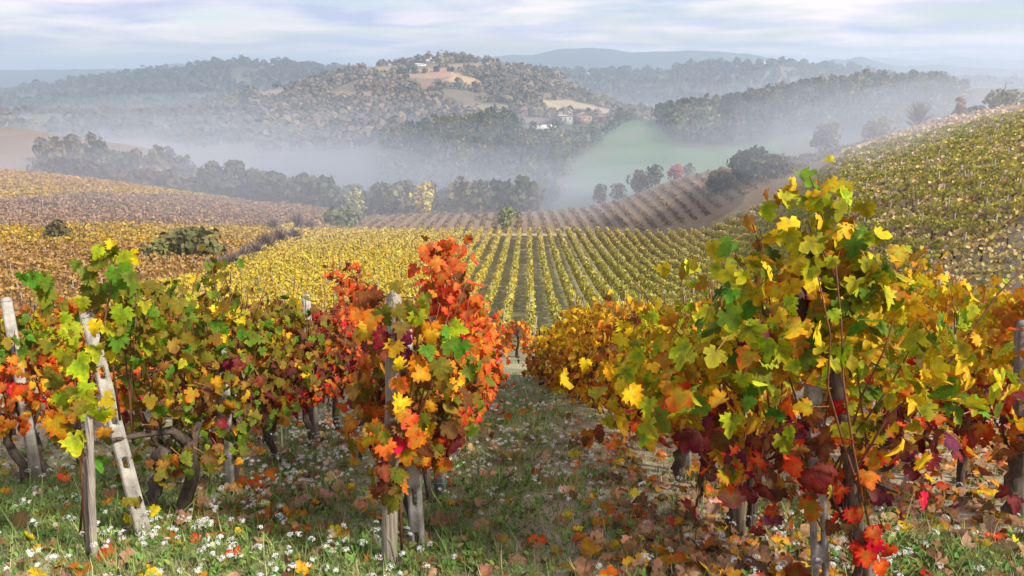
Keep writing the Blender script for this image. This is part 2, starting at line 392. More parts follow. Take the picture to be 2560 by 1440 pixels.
lf = np.array([0.24, 0.155, 0.075]) * (0.75 + 0.5 * fbm(GX * 0.08, GY * 0.08, 4)[..., None])
g[leftf] = lf[leftf]
brown = (GY >= 152) & (GY < 300)
g[brown] = (np.array([0.235, 0.165, 0.100]) * (0.85 + 0.3 * nz))[brown]
offrow = lower & (GX > 14) & (GY > 147 - (GX - 18) * 0.55)
g[offrow] = (np.array([0.225, 0.160, 0.098]) * (0.85 + 0.3 * nz))[offrow]
leftb = leftf & (PY > 495) & (PY < 575)
g[leftb] = (np.array([0.31, 0.21, 0.145]) * (0.8 + 0.4 * nz))[leftb]
righth = (GY > 26) & (GY < 230) & (PX > 2085 + (PY - 420) * 0.05) & (GX > 12) & (PX > 1900)
g[righth] = (np.array([0.27, 0.225, 0.15]) * (0.75 + 0.5 * fbm(GX * 0.1, GY * 0.1, 4)[..., None]))[righth]
valley = (GY >= 300) & (GY < 1000)
g[valley] = (np.array([0.090, 0.085, 0.052]) * (0.7 + 0.6 * fbm(GX / 25, GY / 25, 4)[..., None]))[valley]
MEADOW = [(1380, 520), (1345, 560), (1900, 480), (1960, 350), (1900, 362), (1770, 378), (1715, 366), (1660, 335), (1640, 296), (1560, 308), (1420, 418)]
md = valley & inpoly(PX, PY, MEADOW)
g[md] = (np.array([0.088, 0.155, 0.062]) * (0.8 + 0.4 * fbm(GX / 40, GY / 40, 3)[..., None]))[md]
edge = valley & inpoly(PX, PY, [(1600, 312), (1640, 318), (1450, 420), (1400, 470), (1370, 470), (1420, 416)])
g[edge] = (np.array([0.125, 0.145, 0.085]) * (0.8 + 0.4 * nz))[edge]
lh = (GY > 290) & (GY < 470) & (PX < 470)
g[lh] = (np.array([0.20, 0.15, 0.11]) * (0.8 + 0.4 * fbm(GX / 6, GY / 60, 3)[..., None]))[lh]
hill = (GY >= 720) & (GY < 2050) & ((GY > 1000) | (PX < 1000))
g[hill] = (np.array([0.17, 0.135, 0.09]) * (0.6 + 0.8 * fbm(GX / 40, GY / 40, 4)[..., None]))[hill]
FIELDS = [([(905, 172), (940, 166), (985, 166), (1000, 172), (960, 180), (920, 182)], (0.27, 0.19, 0.11)),
          ([(968, 194), (1000, 182), (1035, 173), (1112, 171), (1128, 180), (1130, 192), (1080, 196), (1030, 194)], (0.33, 0.20, 0.12)),
          ([(1128, 180), (1150, 184), (1212, 206), (1200, 212), (1150, 210), (1110, 200), (1130, 192)], (0.40, 0.27, 0.14)),
          ([(1000, 208), (1060, 203), (1108, 196), (1112, 208), (1062, 218), (1020, 216)], (0.24, 0.13, 0.10)),
          ([(1060, 162), (1200, 158), (1240, 168), (1150, 170)], (0.24, 0.17, 0.11)),
          ([(820, 235), (900, 226), (980, 228), (930, 240), (850, 246)], (0.24, 0.17, 0.11)),
          ([(1340, 252), (1420, 250), (1500, 268), (1580, 286), (1440, 284), (1380, 272)], (0.33, 0.26, 0.17)),
          ([(1345, 252), (1360, 250), (1420, 276), (1400, 276)], (0.42, 0.32, 0.17)),
          ([(1150, 264), (1260, 262), (1280, 276), (1180, 282)], (0.22, 0.20, 0.12)),
          ([(630, 232), (700, 222), (740, 226), (660, 244)], (0.32, 0.22, 0.16))]
for poly, c in FIELDS:
    mk = hill & inpoly(PX, PY, poly); g[mk] = np.array(c)
plain = (GY >= 470) & (GY < 2050) & (PX < 620 - (GY - 700) * 0.1)
pc = np.floor(vnoise(np.floor(GX / 55 + GY / 260) * 7.1 + 3, np.floor(GY / 85) * 5.3) * 4).astype(int).clip(0, 3)
g[plain] = (np.array([[0.17, 0.13, 0.095], [0.11, 0.13, 0.06], [0.22, 0.18, 0.12], [0.14, 0.11, 0.08]])[pc] * (0.8 + 0.4 * nz))[plain]
farh = (GY >= 2050) & (GY < 3900)
g[farh] = (np.array([0.085, 0.085, 0.060]) * (0.45 + 1.1 * fbm(GX / 90, GY / 90, 5)[..., None]))[farh]
ff = farh & (fbm(GX / 170 + 50, GY / 170, 3) > 0.58); g[ff] = (0.16, 0.135, 0.085)
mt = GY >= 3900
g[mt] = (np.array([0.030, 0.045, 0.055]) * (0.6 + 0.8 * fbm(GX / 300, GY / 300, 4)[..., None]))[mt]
idx = np.arange(nr * nc).reshape(nr, nc)
GF = np.stack([idx[:-1, :-1], idx[:-1, 1:], idx[1:, 1:], idx[1:, :-1]], -1).reshape(-1, 4)
me = mesh_np('ground', np.stack([GX, GY, GZ], -1).reshape(-1, 3), GF, M_GROUND, col=np.clip(g, 0, 1).reshape(-1, 3), smooth=True)
tag(link('ground', me), 'vineyard hillside, valley floor and misty hills', 'ground', kind='structure')

# ---------------------------------------------------------------- haze and mist
def vol_mat(name, dens, color, aniso=0.25):
    m, nn, ll, out = mat_new(name)
    v = N('ShaderNodeVolumePrincipled', nn)
    v.inputs['Density'].default_value = dens; v.inputs['Color'].default_value = (*color, 1); v.inputs['Anisotropy'].default_value = aniso
    ll.new(v.outputs[0], out.inputs['Volume'])
    try: m.cycles.homogeneous_volume = True
    except Exception: pass
    return m
zmax, zmin = float(GZ.max()) + 6, float(GZ.min()) - 1
hz = mesh_np('haze', boxv(-30000, 30000, -40, 12100, zmin, max(zmax, 20)), BOXF, vol_mat('valley_haze', 0.00027, (0.72, 0.86, 1.0)))
tag(link('haze', hz), 'thin blue haze over the whole valley', 'haze', kind='stuff')
def ico(sub):
    t = (1 + 5 ** 0.5) / 2
    V = [(-1, t, 0), (1, t, 0), (-1, -t, 0), (1, -t, 0), (0, -1, t), (0, 1, t), (0, -1, -t), (0, 1, -t), (t, 0, -1), (t, 0, 1), (-t, 0, -1), (-t, 0, 1)]
    F = [(0, 11, 5), (0, 5, 1), (0, 1, 7), (0, 7, 10), (0, 10, 11), (1, 5, 9), (5, 11, 4), (11, 10, 2), (10, 7, 6), (7, 1, 8), (3, 9, 4), (3, 4, 2), (3, 2, 6), (3, 6, 8), (3, 8, 9), (4, 9, 5), (2, 4, 11), (6, 2, 10), (8, 6, 7), (9, 8, 1)]
    V = [np.array(v) / np.linalg.norm(v) for v in V]
    for _ in range(sub):
        ca = {}; G = []
        def mid(a, b):
            k = (min(a, b), max(a, b))
            if k not in ca: m = V[a] + V[b]; V.append(m / np.linalg.norm(m)); ca[k] = len(V) - 1
            return ca[k]
        for a, b, c in F:
            ab, bc, cd = mid(a, b), mid(b, c), mid(c, a); G += [(a, ab, cd), (b, bc, ab), (c, cd, bc), (ab, bc, cd)]
        F = G
    return np.array(V), np.array(F)
IV2, IF2 = ico(3); IV1, IF1 = ico(1)
def fog(x, y, z, rx, ry, rz, dens, label):
    """one bank of mist, thinning outwards: nested lumpy shells of even density"""
    sx = rng.uniform(0, 50); root = empty('fog_bank', (x, y, z)); tag(root, label, 'fog', kind='stuff')
    for k, (fh, fv, q) in enumerate(((1.15, 1.55, 0.22), (1.0, 1.15, 0.30), (0.86, 0.82, 0.48))):
        d = 1 + 0.55 * (fbm(IV2[:, 0] * 1.9 + sx + IV2[:, 2] + k * 0.6, IV2[:, 1] * 1.9 + sx, 3) - 0.5)
        V = IV2 * d[:, None] * np.array([rx * fh, ry * fh, rz * fv])
        o = link('mist_layer', mesh_np('mist_layer', V, IF2, vol_mat('mist_layer', dens * q, (0.82, 0.89, 1.0), 0.2), smooth=True), root); o['kind'] = 'stuff'
fog(10, 440, -74, 470, 215, 40, 0.00123, 'broad pale mist filling the valley between the vineyards and the round hill')
fog(-70, 330, -66, 240, 110, 24, 0.00234, 'thick white mist lying on the valley floor below the farm')
fog(70, 300, -60, 130, 80, 17, 0.00148, 'thin mist over the foot of the green meadow')
fog(-40, 262, -50, 130, 42, 15, 0.00467, 'pale mist drifting through the tree belt')
fog(-170, 330, -58, 170, 100, 26, 0.00295, 'grey mist behind the trees left of the valley')
fog(-75, 175, -26, 80, 75, 11, 0.00492, 'thin mist drifting over the left field edge')
fog(48, 190, -33, 55, 50, 13, 0.00615, 'mist veil over the plum slope')
fog(78, 122, -11, 46, 62, 12, 0.00861, 'mist veil on the right vineyard slope')
fog(-260, 800, -86, 340, 280, 40, 0.00209, 'mist filling the side valley far left')
fog(190, 520, -54, 240, 130, 32, 0.00160, 'mist below the dark wooded hill')
fog(0, 1500, -100, 1300, 600, 62, 0.00039, 'blue mist round the foot of the round hill')

# ================================================================== trees
def quad_cloud(centers, normals, size, cols, jitter=0.6):
    n = len(centers)
    nr_ = normals + rng.normal(0, jitter, (n, 3))
    R = frames(nr_, rng.uniform(0, 6.28, n))
    TV = np.array([[-0.5, -0.45, 0], [0.1, -0.55, 0.08], [0.55, 0.0, 0], [0.05, 0.5, 0.08], [-0.5, 0.3, 0]]); TF = np.array([[0, 1, 2], [0, 2, 3], [0, 3, 4]])
    V, F = scatter(TV, TF, R, centers, size)
    return V, F, np.repeat(cols, 5, 0)
def crown_pts(n, h0, h1, w, nl, shape='round', r=rng):
    """points and outward normals on several lobes filling a crown between h0 and h1"""
    C = []; Rr = []
    for i in range(nl):
        f = (i + 0.5) / nl
        if shape == 'cone': wid = w * (1 - 0.8 * f); zc = h0 + (h1 - h0) * f * 0.92; a = i * 2.4
        elif shape == 'column': wid = w * (0.55 + 0.45 * math.sin(math.pi * min(1, f * 1.1))); zc = h0 + (h1 - h0) * f * 0.9; a = i * 2.4
        else: wid = w * (0.35 + 0.65 * math.sin(math.pi * (0.18 + 0.75 * f))); zc = h0 + (h1 - h0) * (0.15 + 0.68 * f); a = i * 2.4 + r.uniform(-0.4, 0.4)
        q = wid * 0.5 * r.uniform(0.3, 0.75)
        C.append([math.cos(a) * q, math.sin(a) * q, zc]); Rr.append(max(0.16 * w, wid * r.uniform(0.26, 0.40)))
    C = np.array(C); Rr = np.array(Rr)
    li = r.integers(0, nl, n); d = r.normal(0, 1, (n, 3)); d[:, 2] += 0.25; d /= np.linalg.norm(d, axis=1)[:, None]
    P = C[li] + d * (Rr[li] * r.uniform(0.72, 1.05, n))[:, None] * np.array([1, 1, 0.9])
    return P, d
def tree_parts(h, w, col, n=320, shape='round', trunk=0.18, cl=0.13, var=0.35, nl=9):
    P, d = crown_pts(n, h * trunk, h, w, nl, shape)
    if n == 130: P[::9] = P[::9] * np.array([0.25, 0.25, 1.0])
    c = np.array(col)[None] * (1 + rng.uniform(-var, var, (n, 1))) * (1 + rng.uniform(-0.12, 0.12, (n, 3)))
    V, F, C = quad_cloud(P, d, w * cl * rng.uniform(0.7, 1.4, n), np.clip(c, 0, 1))
    tm = MB(); r0 = h * 0.022
    tm.add(*tube([[0, 0, -0.4], [0.02 * w, 0, h * 0.2], [0, 0.02 * w, h * 0.5], [0, 0, h * 0.8]], [r0, r0 * 0.85, r0 * 0.6, r0 * 0.15], 6), (0.10, 0.085, 0.07))
    for k in range(5):
        a = k * 1.3; z0 = h * (0.25 + 0.1 * k)
        tm.add(*tube([[0, 0, z0], [math.cos(a) * w * 0.2, math.sin(a) * w * 0.2, z0 + h * 0.1], [math.cos(a) * w * 0.34, math.sin(a) * w * 0.34, z0 + h * 0.18]], [r0 * 0.5, r0 * 0.35, r0 * 0.1], 5), (0.10, 0.085, 0.07))
    return (V, F, C), tm
def tree(name, x, y, h, w, col, label, cat='tree', group=None, n=420, shape='round', trunk=0.18, cl=0.12, var=0.35, sink=0.0, nl=9, z=None):
    zz_ = float(H(x, y)) if z is None else z
    root = empty(name, (x, y, zz_ - sink), rng.uniform(0, 6.28))
    tag(root, label, cat, group)
    (V, F, C), tm = tree_parts(h, w, col, n, shape, trunk, cl, var, nl)
    link('crown', mesh_np('crown', V, F, M_FAR, col=C), root)['kind'] = 'stuff'
    link('trunk', tm.mesh('trunk', M_BARK), root)
    return root
# wood: shared meshes
WOODC = [(0.075, 0.085, 0.045), (0.10, 0.095, 0.05), (0.15, 0.115, 0.06), (0.055, 0.072, 0.042), (0.135, 0.12, 0.055), (0.12, 0.085, 0.06), (0.17, 0.15, 0.075), (0.065, 0.08, 0.05)]
WT = []
for i in range(10):
    (V, F, C), tm = tree_parts(10, 8.5 if i < 8 else 5.5, WOODC[i % 8], 130, 'round', 0.12, 0.17, 0.4, 8)
    tv, tf = tube([[0, 0, -1], [0, 0, 5], [0, 0, 8.5]], [0.35, 0.25, 0.08], 5); F = np.concatenate([F, tf + len(V)]); V = np.concatenate([V, tv]); C = np.concatenate([C, np.tile([[0.10, 0.085, 0.07]], (len(tv), 1))])
    WT.append((V, F, C, mesh_np('wood_tree', V, F, M_FAR, col=C)))
def wood_points(n, ylo, yhi, pxlo, pxhi, keep):
    t = rng.uniform((pxlo - 1280) / FPX, (pxhi - 1280) / FPX, n); y = np.sqrt(rng.uniform(ylo**2, yhi**2, n)); x = t * y
    z = H(x, y); px, py = proj(x, y, z)
    k = keep(px, py, x, y) & visible(x, y, z + 9)
    return x[k], y[k], z[k]
def thin(x, y, z, dmin):
    order = rng.permutation(len(x)); cell = {}; out = []
    for i in order:
        c = (int(x[i] // dmin), int(y[i] // dmin))
        if any((x[i] - x[j])**2 + (y[i] - y[j])**2 < dmin**2 for a in (-1, 0, 1) for b in (-1, 0, 1) for j in cell.get((c[0] + a, c[1] + b), ())): continue
        cell.setdefault(c, []).append(i); out.append(i)
    out = np.array(out, int); return x[out], y[out], z[out]
FARM_OPEN = [(1290, 262), (1545, 262), (1545, 332), (1400, 344), (1290, 344)]
kG = lambda px, py, x, y: ~inpoly(px, py, MEADOW) & ~inpoly(px, py, FARM_OPEN) & ~inpoly(px, py, [(1600, 312), (1650, 312), (1460, 425), (1400, 520), (1370, 520), (1432, 420)]) & (px < 1620) & (py > 295 + np.clip(1150 - px, 0, 400) * 0.12)
gx_, gy_, gz_ = thin(*wood_points(9000, 340, 705, 960, 1640, kG), 7.5)
kF = lambda px, py, x, y: ~inpoly(px, py, MEADOW) & (px > 1640) & (px < 2410)
fx_, fy_, fz_ = thin(*wood_points(9000, 520, 775, 1640, 2420, kF), 8.5)
kV = lambda px, py, x, y: ~inpoly(px, py, MEADOW) & (px > 100) & (px < 1330)
vx_, vy_, vz_ = thin(*wood_points(3500, 235, 345, 90, 1340, kV), 8.0)
X_ = np.concatenate([gx_, fx_, vx_]); Y_ = np.concatenate([gy_, fy_, vy_]); Z_ = np.concatenate([gz_, fz_, vz_])
src = np.concatenate([np.zeros(len(gx_)), np.ones(len(fx_)), np.full(len(vx_), 2)]).astype(int)
order = np.argsort(Y_)
WL = [('bushy tree in the wood on the slope below the farm', 'trees of the wood below the farm'),
      ('bushy tree in the dark wood on the hill right of the meadow', 'trees of the dark wooded hill'),
      ('hazy tree in the misty belt on the valley floor', 'trees of the valley belt')]
TONE = ['grey green', 'olive green', 'russet brown', 'dark green', 'yellow olive', 'reddish brown', 'pale gold', 'deep green', 'narrow grey green', 'narrow olive']
ZCUT = [np.array([1120, 1250, 1400]), np.array([1900, 2150]), np.array([330, 560, 800, 1000, 1160])]
ZONES = [['tree at the left end of the wood below the farm', 'tree in the wood left of the long barn', 'tree in the wood straight below the long barn', 'tree in the wood beside the meadow edge'],
         ['tree at the low left end of the dark wooded hill', 'tree in the middle of the dark wooded hill', 'tree at the high right end of the dark wooded hill'],
         ['misty tree in the valley belt at the far left', 'misty tree in the belt above the orange field', 'misty tree in the belt above the plum field', 'misty tree in the belt near the pale yellow tree', 'misty tree in the belt around the bright yellow poplar', 'misty tree in the belt behind the small green tree']]
bulkV, bulkF, bulkC, nb_ = [], [], [], 0
sc_all = np.where(src == 1, rng.uniform(0.9, 1.6, len(X_)), rng.uniform(0.65, 1.25, len(X_)))
for rank, i in enumerate(order):
    k = int(rng.integers(0, 10)); s = sc_all[i]; a = rng.uniform(0, 6.28)
    if rank < 240:
        o = link('wood_tree', WT[k][3]); o.location = (X_[i], Y_[i], Z_[i] - 0.6); o.scale = (s, s, s * rng.uniform(0.9, 1.2)); o.rotation_euler = (0, 0, a)
        px_, py_ = proj(X_[i], Y_[i], Z_[i]); zone = ZONES[src[i]][int(np.searchsorted(ZCUT[src[i]], px_))]
        tag(o, f'{TONE[k]} {zone}', 'tree', WL[src[i]][1])
    else:
        V, F, C, _m = WT[k]; nq = 130 * 3; q = rng.random(130) < 0.62
        F = F[:nq].reshape(-1, 3, 3)[q].reshape(-1, 3)
        ca, sa = math.cos(a), math.sin(a)
        V2 = V @ np.array([[ca, sa, 0], [-sa, ca, 0], [0, 0, 1]]) * np.array([s, s, s * rng.uniform(0.9, 1.2)]) + np.array([X_[i], Y_[i], Z_[i] - 0.6])
        bulkV.append(V2); bulkF.append(F + nb_); bulkC.append(C * rng.uniform(0.7, 1.35)); nb_ += len(V2)
if bulkV:
    o = link('woodland', mesh_np('woodland', np.concatenate(bulkV), np.concatenate(bulkF), M_FAR, col=np.clip(np.concatenate(bulkC), 0, 1)))
    tag(o, 'dense autumn wood covering the hill slopes around the farm', 'woodland', kind='stuff')
# far hillside woods: low blobs with rough outlines
def blob_wood(name, label, x, y, z, size, cols, sub=IV1, subf=IF1, tall=1.2):
    n = len(x); nq = 20
    s = size * rng.uniform(0.55, 1.5, n); tl = tall * rng.uniform(0.75, 1.5, n)
    d = rng.normal(0, 1, (n * nq, 3)); d[:, 2] = np.abs(d[:, 2]) - 0.15; d /= np.linalg.norm(d, axis=1)[:, None]
    rr = rng.uniform(0.55, 1.1, n * nq); S_ = np.repeat(s, nq); T_ = np.repeat(tl, nq)
    P = np.stack([np.repeat(x, nq) + d[:, 0] * rr * S_ * 0.5, np.repeat(y, nq) + d[:, 1] * rr * S_ * 0.5, np.repeat(z, nq) + (0.45 + d[:, 2] * rr * 0.75) * S_ * 0.7 * T_], 1)
    c = np.array(cols)[rng.integers(0, len(cols), n)] * rng.uniform(0.78, 1.22, (n, 1))
    V, F, cv = quad_cloud(P, d, S_ * rng.uniform(0.30, 0.58, n * nq), np.repeat(c, nq, 0) * rng.uniform(0.85, 1.15, (n * nq, 1)), 0.25)
    o = link(name, mesh_np(name, V, F, M_FAR, col=np.clip(cv, 0, 1)))
    tag(o, label, 'woodland', kind='stuff')
hillfields = [p for p, c in FIELDS]
def kD(px, py, x, y):
    k = (px > 430) & (px < 1660) & ((y > 1000) | (px < 1010)) & (px > 640 - (y - 700) * 0.3 + 260 * (vnoise(x / 90, y / 90) - 0.5))
    for p in hillfields: k &= ~inpoly(px, py, p) & ~inpoly(px, py - 9, p) & ~inpoly(px, py - 5, [(1030, 158), (1095, 150), (1095, 175), (1030, 178)])
    return k & (fbm(x / 70, y / 70, 3) > 0.43)
hx_, hy_, hz_ = thin(*wood_points(34000, 730, 1640, 430, 1660, kD), 8.0)
blob_wood('hill_wood', 'autumn trees covering the round hill behind the farm', hx_, hy_, hz_, 9.0, [(0.17, 0.14, 0.095), (0.21, 0.165, 0.11), (0.14, 0.125, 0.08), (0.26, 0.205, 0.13), (0.11, 0.105, 0.07), (0.20, 0.14, 0.10)])
kE = lambda px, py, x, y: (fbm(x / 140 + 9, y / 140, 3) > 0.42)
ex_, ey_, ez_ = thin(*wood_points(22000, 2080, 2840, 0, 2560, kE), 22)
blob_wood('ridge_wood', 'blue hazy trees on the far ridges', ex_, ey_, ez_, 20, [(0.05, 0.06, 0.045), (0.07, 0.07, 0.05), (0.085, 0.075, 0.05)], tall=0.9)

kP = lambda px, py, x, y: (px < 640) & (fbm(x / 60 + 5, y / 45, 3) > 0.56)
qx_, qy_, qz_ = thin(*wood_points(9000, 760, 2000, -40, 660, kP), 9)
blob_wood('plain_wood', 'hedges and tree clumps in the misty plain on the left', qx_, qy_, qz_, 9, WOODC)
# named trees standing apart
def at_ground(px, py, D):
    p = at(px, py, D); return p[0], p[1]
belt = [(150, 415, 232, 8, 9, (0.085, 0.075, 0.05)), (200, 410, 236, 9.5, 10, (0.095, 0.080, 0.055)), (255, 412, 238, 9, 10, (0.10, 0.085, 0.055)), (310, 425, 236, 7, 9, (0.12, 0.09, 0.05)),
        (365, 440, 232, 8, 8, (0.13, 0.08, 0.055)), (415, 445, 236, 9, 9, (0.11, 0.10, 0.05)), (470, 450, 240, 9, 9, (0.10, 0.085, 0.05)), (520, 440, 246, 14, 11, (0.10, 0.09, 0.055)),
        (580, 450, 250, 15, 13, (0.10, 0.09, 0.055)), (640, 460, 246, 13, 11, (0.11, 0.10, 0.06)), (690, 470, 242, 11, 11, (0.095, 0.095, 0.05)), (750, 480, 240, 10, 11, (0.09, 0.09, 0.05)),
        (810, 490, 238, 9, 10, (0.11, 0.10, 0.055)), (960, 505, 246, 9, 9, (0.10, 0.095, 0.05)), (1010, 500, 250, 10, 9, (0.11, 0.10, 0.055))]
ords = ['first', 'second', 'third', 'fourth', 'fifth', 'sixth', 'seventh', 'eighth', 'ninth', 'tenth', 'eleventh', 'twelfth', 'thirteenth', 'fourteenth', 'fifteenth', 'sixteenth', 'seventeenth', 'eighteenth', 'nineteenth', 'twentieth']
def ordn(i):
    if i < 20: return ords[i]
    s = {1: 'st', 2: 'nd', 3: 'rd'}.get((i + 1) % 10, 'th') if (i + 1) % 100 not in (11, 12, 13) else 'th'
    return f'{i + 1}{s}'
for i, (px, py, D, h, w, c) in enumerate(belt):
    x, y = at_ground(px, py, D)
    tree('broadleaf_tree', x, y, h + 2.5, w, c, f'{ordn(i)} hazy tree from the left in the belt behind the orange field', group='tree belt behind the left field', n=420, trunk=0.1, sink=0.5)
singles = [(890, 545, 212, 8.5, 5.5, (0.34, 0.30, 0.14), 'column', 'pale yellow tree in the mist left of the bright yellow poplar'),
           (1062, 535, 222, 9.5, 6.0, (0.55, 0.44, 0.10), 'column', 'bright yellow poplar glowing in the valley mist'),
           (1268, 556, 160, 5.2, 4.6, (0.24, 0.24, 0.10), 'round', 'small green tree standing at the end of the vine rows'),
           (1500, 515, 222, 6.5, 4.2, (0.11, 0.11, 0.06), 'round', 'dark rounded tree at the lower end of the plum slope'),
           (1545, 508, 222, 5.0, 4.5, (0.13, 0.13, 0.07), 'round', 'low greenish tree right of the dark rounded one'),
           (1600, 490, 222, 6.5, 6.5, (0.17, 0.14, 0.07), 'round', 'tan bushy tree above the plum slope'),
           (1638, 470, 218, 6.5, 4.8, (0.08, 0.10, 0.05), 'round', 'dark green round tree beside the red bush'),
           (1690, 455, 220, 4.6, 4.6, (0.36, 0.09, 0.09), 'round', 'red leaved bush on the edge of the plum slope'),
           (1720, 448, 226, 5.2, 3.5, (0.10, 0.12, 0.06), 'column', 'slim green tree right of the red bush'),
           (2060, 392, 182, 7.5, 6.5, (0.17, 0.15, 0.08), 'round', 'pale tree on the misty crest of the right vineyard'),
           (2190, 362, 172, 5.5, 6.0, (0.24, 0.20, 0.10), 'round', 'yellowish tree beside the bare tree on the right crest'),
           (2395, 306, 133, 4.3, 3.1, (0.33, 0.17, 0.09), 'cone', 'orange cone shaped tree on the right crest'),
           (2510, 296, 122, 3.8, 5.0, (0.22, 0.19, 0.10), 'round', 'broad pale bush at the foot of the lamp pole'),
           (2450, 300, 128, 1.3, 4.2, (0.15, 0.15, 0.08), 'round', 'low hedge bush between the cone tree and the broad bush')]
for px, py, D, h, w, c, shp, lb in singles:
    x, y = at_ground(px, py, D)
    tree('bush' if 'bush' in lb else 'tree', x, y, h, w, c, lb, 'bush' if 'bush' in lb else 'tree', n=420, shape=shp, trunk=0.05, sink=0.2, cl=0.11)
def bare(name, x, y, h, w, col, label, group=None, n=260):
    root = empty(name, (x, y, float(H(x, y)) - 0.1)); tag(root, label, 'shrub' if 'shrub' in name else 'tree', group)
    P, d = crown_pts(n, h * 0.25, h, w, 7)
    p0 = P * np.array([0.35, 0.35, 0.6]); sd_ = rng.normal(0, 0.012 * w, (n, 3))
    V = np.stack([p0 - sd_, p0 + sd_, P], 1).reshape(-1, 3); F = np.arange(3 * n).reshape(n, 3)
    c = np.array(col)[None] * rng.uniform(0.7, 1.3, (n, 1))
    o = link('twigs', mesh_np('twigs', V, F, M_FAR, col=np.repeat(c, 3, 0)), root); o['kind'] = 'stuff'
    tm = MB(); r0 = 0.02 * h + 0.02
    tm.add(*tube([[0, 0, -0.2], [0, 0, h * 0.35], [0.05 * w, 0, h * 0.7]], [r0, r0 * 0.8, r0 * 0.3], 5), (0.13, 0.11, 0.10))
    for k in range(6):
        a = k * 1.05
        tm.add(*tube([[0, 0, h * 0.25], [math.cos(a) * w * 0.2, math.sin(a) * w * 0.2, h * 0.55], [math.cos(a) * w * 0.38, math.sin(a) * w * 0.38, h * 0.8]], [r0 * 0.5, r0 * 0.3, r0 * 0.1], 4), (0.13, 0.11, 0.10))
    link('trunk', tm.mesh('trunk', M_BARK), root)
x, y = at_ground(2290, 345, 152); bare('bare_tree', x, y, 6.2, 6.5, (0.20, 0.14, 0.11), 'wide bare brown tree on the right crest')
ditch = [(540, 668, 96, 2.0, 4.0), (580, 655, 100, 2.4, 4.0), (610, 640, 105, 2.6, 4.5), (640, 628, 112, 2.8, 4.0), (665, 615, 118, 3.8, 4.0), (700, 603, 126, 4.2, 4.5), (735, 590, 134, 3.0, 4.0), (685, 575, 150, 3.5, 3.5), (745, 568, 156, 4.2, 4.0), (775, 566, 158, 2.2, 3.5)]
for i, (px, py, D, h, w) in enumerate(ditch):
    x, y = at_ground(px, py, D); bare('bare_shrub', x, y, h, w, (0.21, 0.16, 0.145), f'{ordn(i)} leafless greyish shrub from the near end of the ditch left of the yellow rows', 'bare shrubs along the ditch', 380)
for px, py, D, h, w, c, lb in [(475, 660, 104, 4.2, 8.5, (0.17, 0.165, 0.06), 'large olive green bush in the left vineyard beside the ditch'),
                               (400, 668, 100, 3.0, 4.5, (0.19, 0.175, 0.06), 'olive bush left of the large one in the left vineyard'),
                               (150, 640, 112, 3.9, 3.8, (0.15, 0.12, 0.055), 'lone dark pointed bush in the yellow left vineyard'),
                               (850, 548, 172, 2.0, 9.0, (0.14, 0.17, 0.08), 'low green thicket where the left field meets the yellow rows'),
                               (1870, 548, 175, 6.5, 9.5, (0.09, 0.10, 0.06), 'large dark misty bush below the right vineyard slope'),
                               (1790, 552, 172, 4.5, 6.5, (0.10, 0.10, 0.06), 'dark misty bush left of the largest one below the right slope'),
                               (1930, 540, 165, 5.0, 6.5, (0.11, 0.105, 0.06), 'dusky bush right of the largest one below the right slope')]:
    x, y = at_ground(px, py, D); tree('bush', x, y, h, w, c, lb, 'bush', n=700, trunk=0.02, sink=0.3, cl=0.085, nl=12)

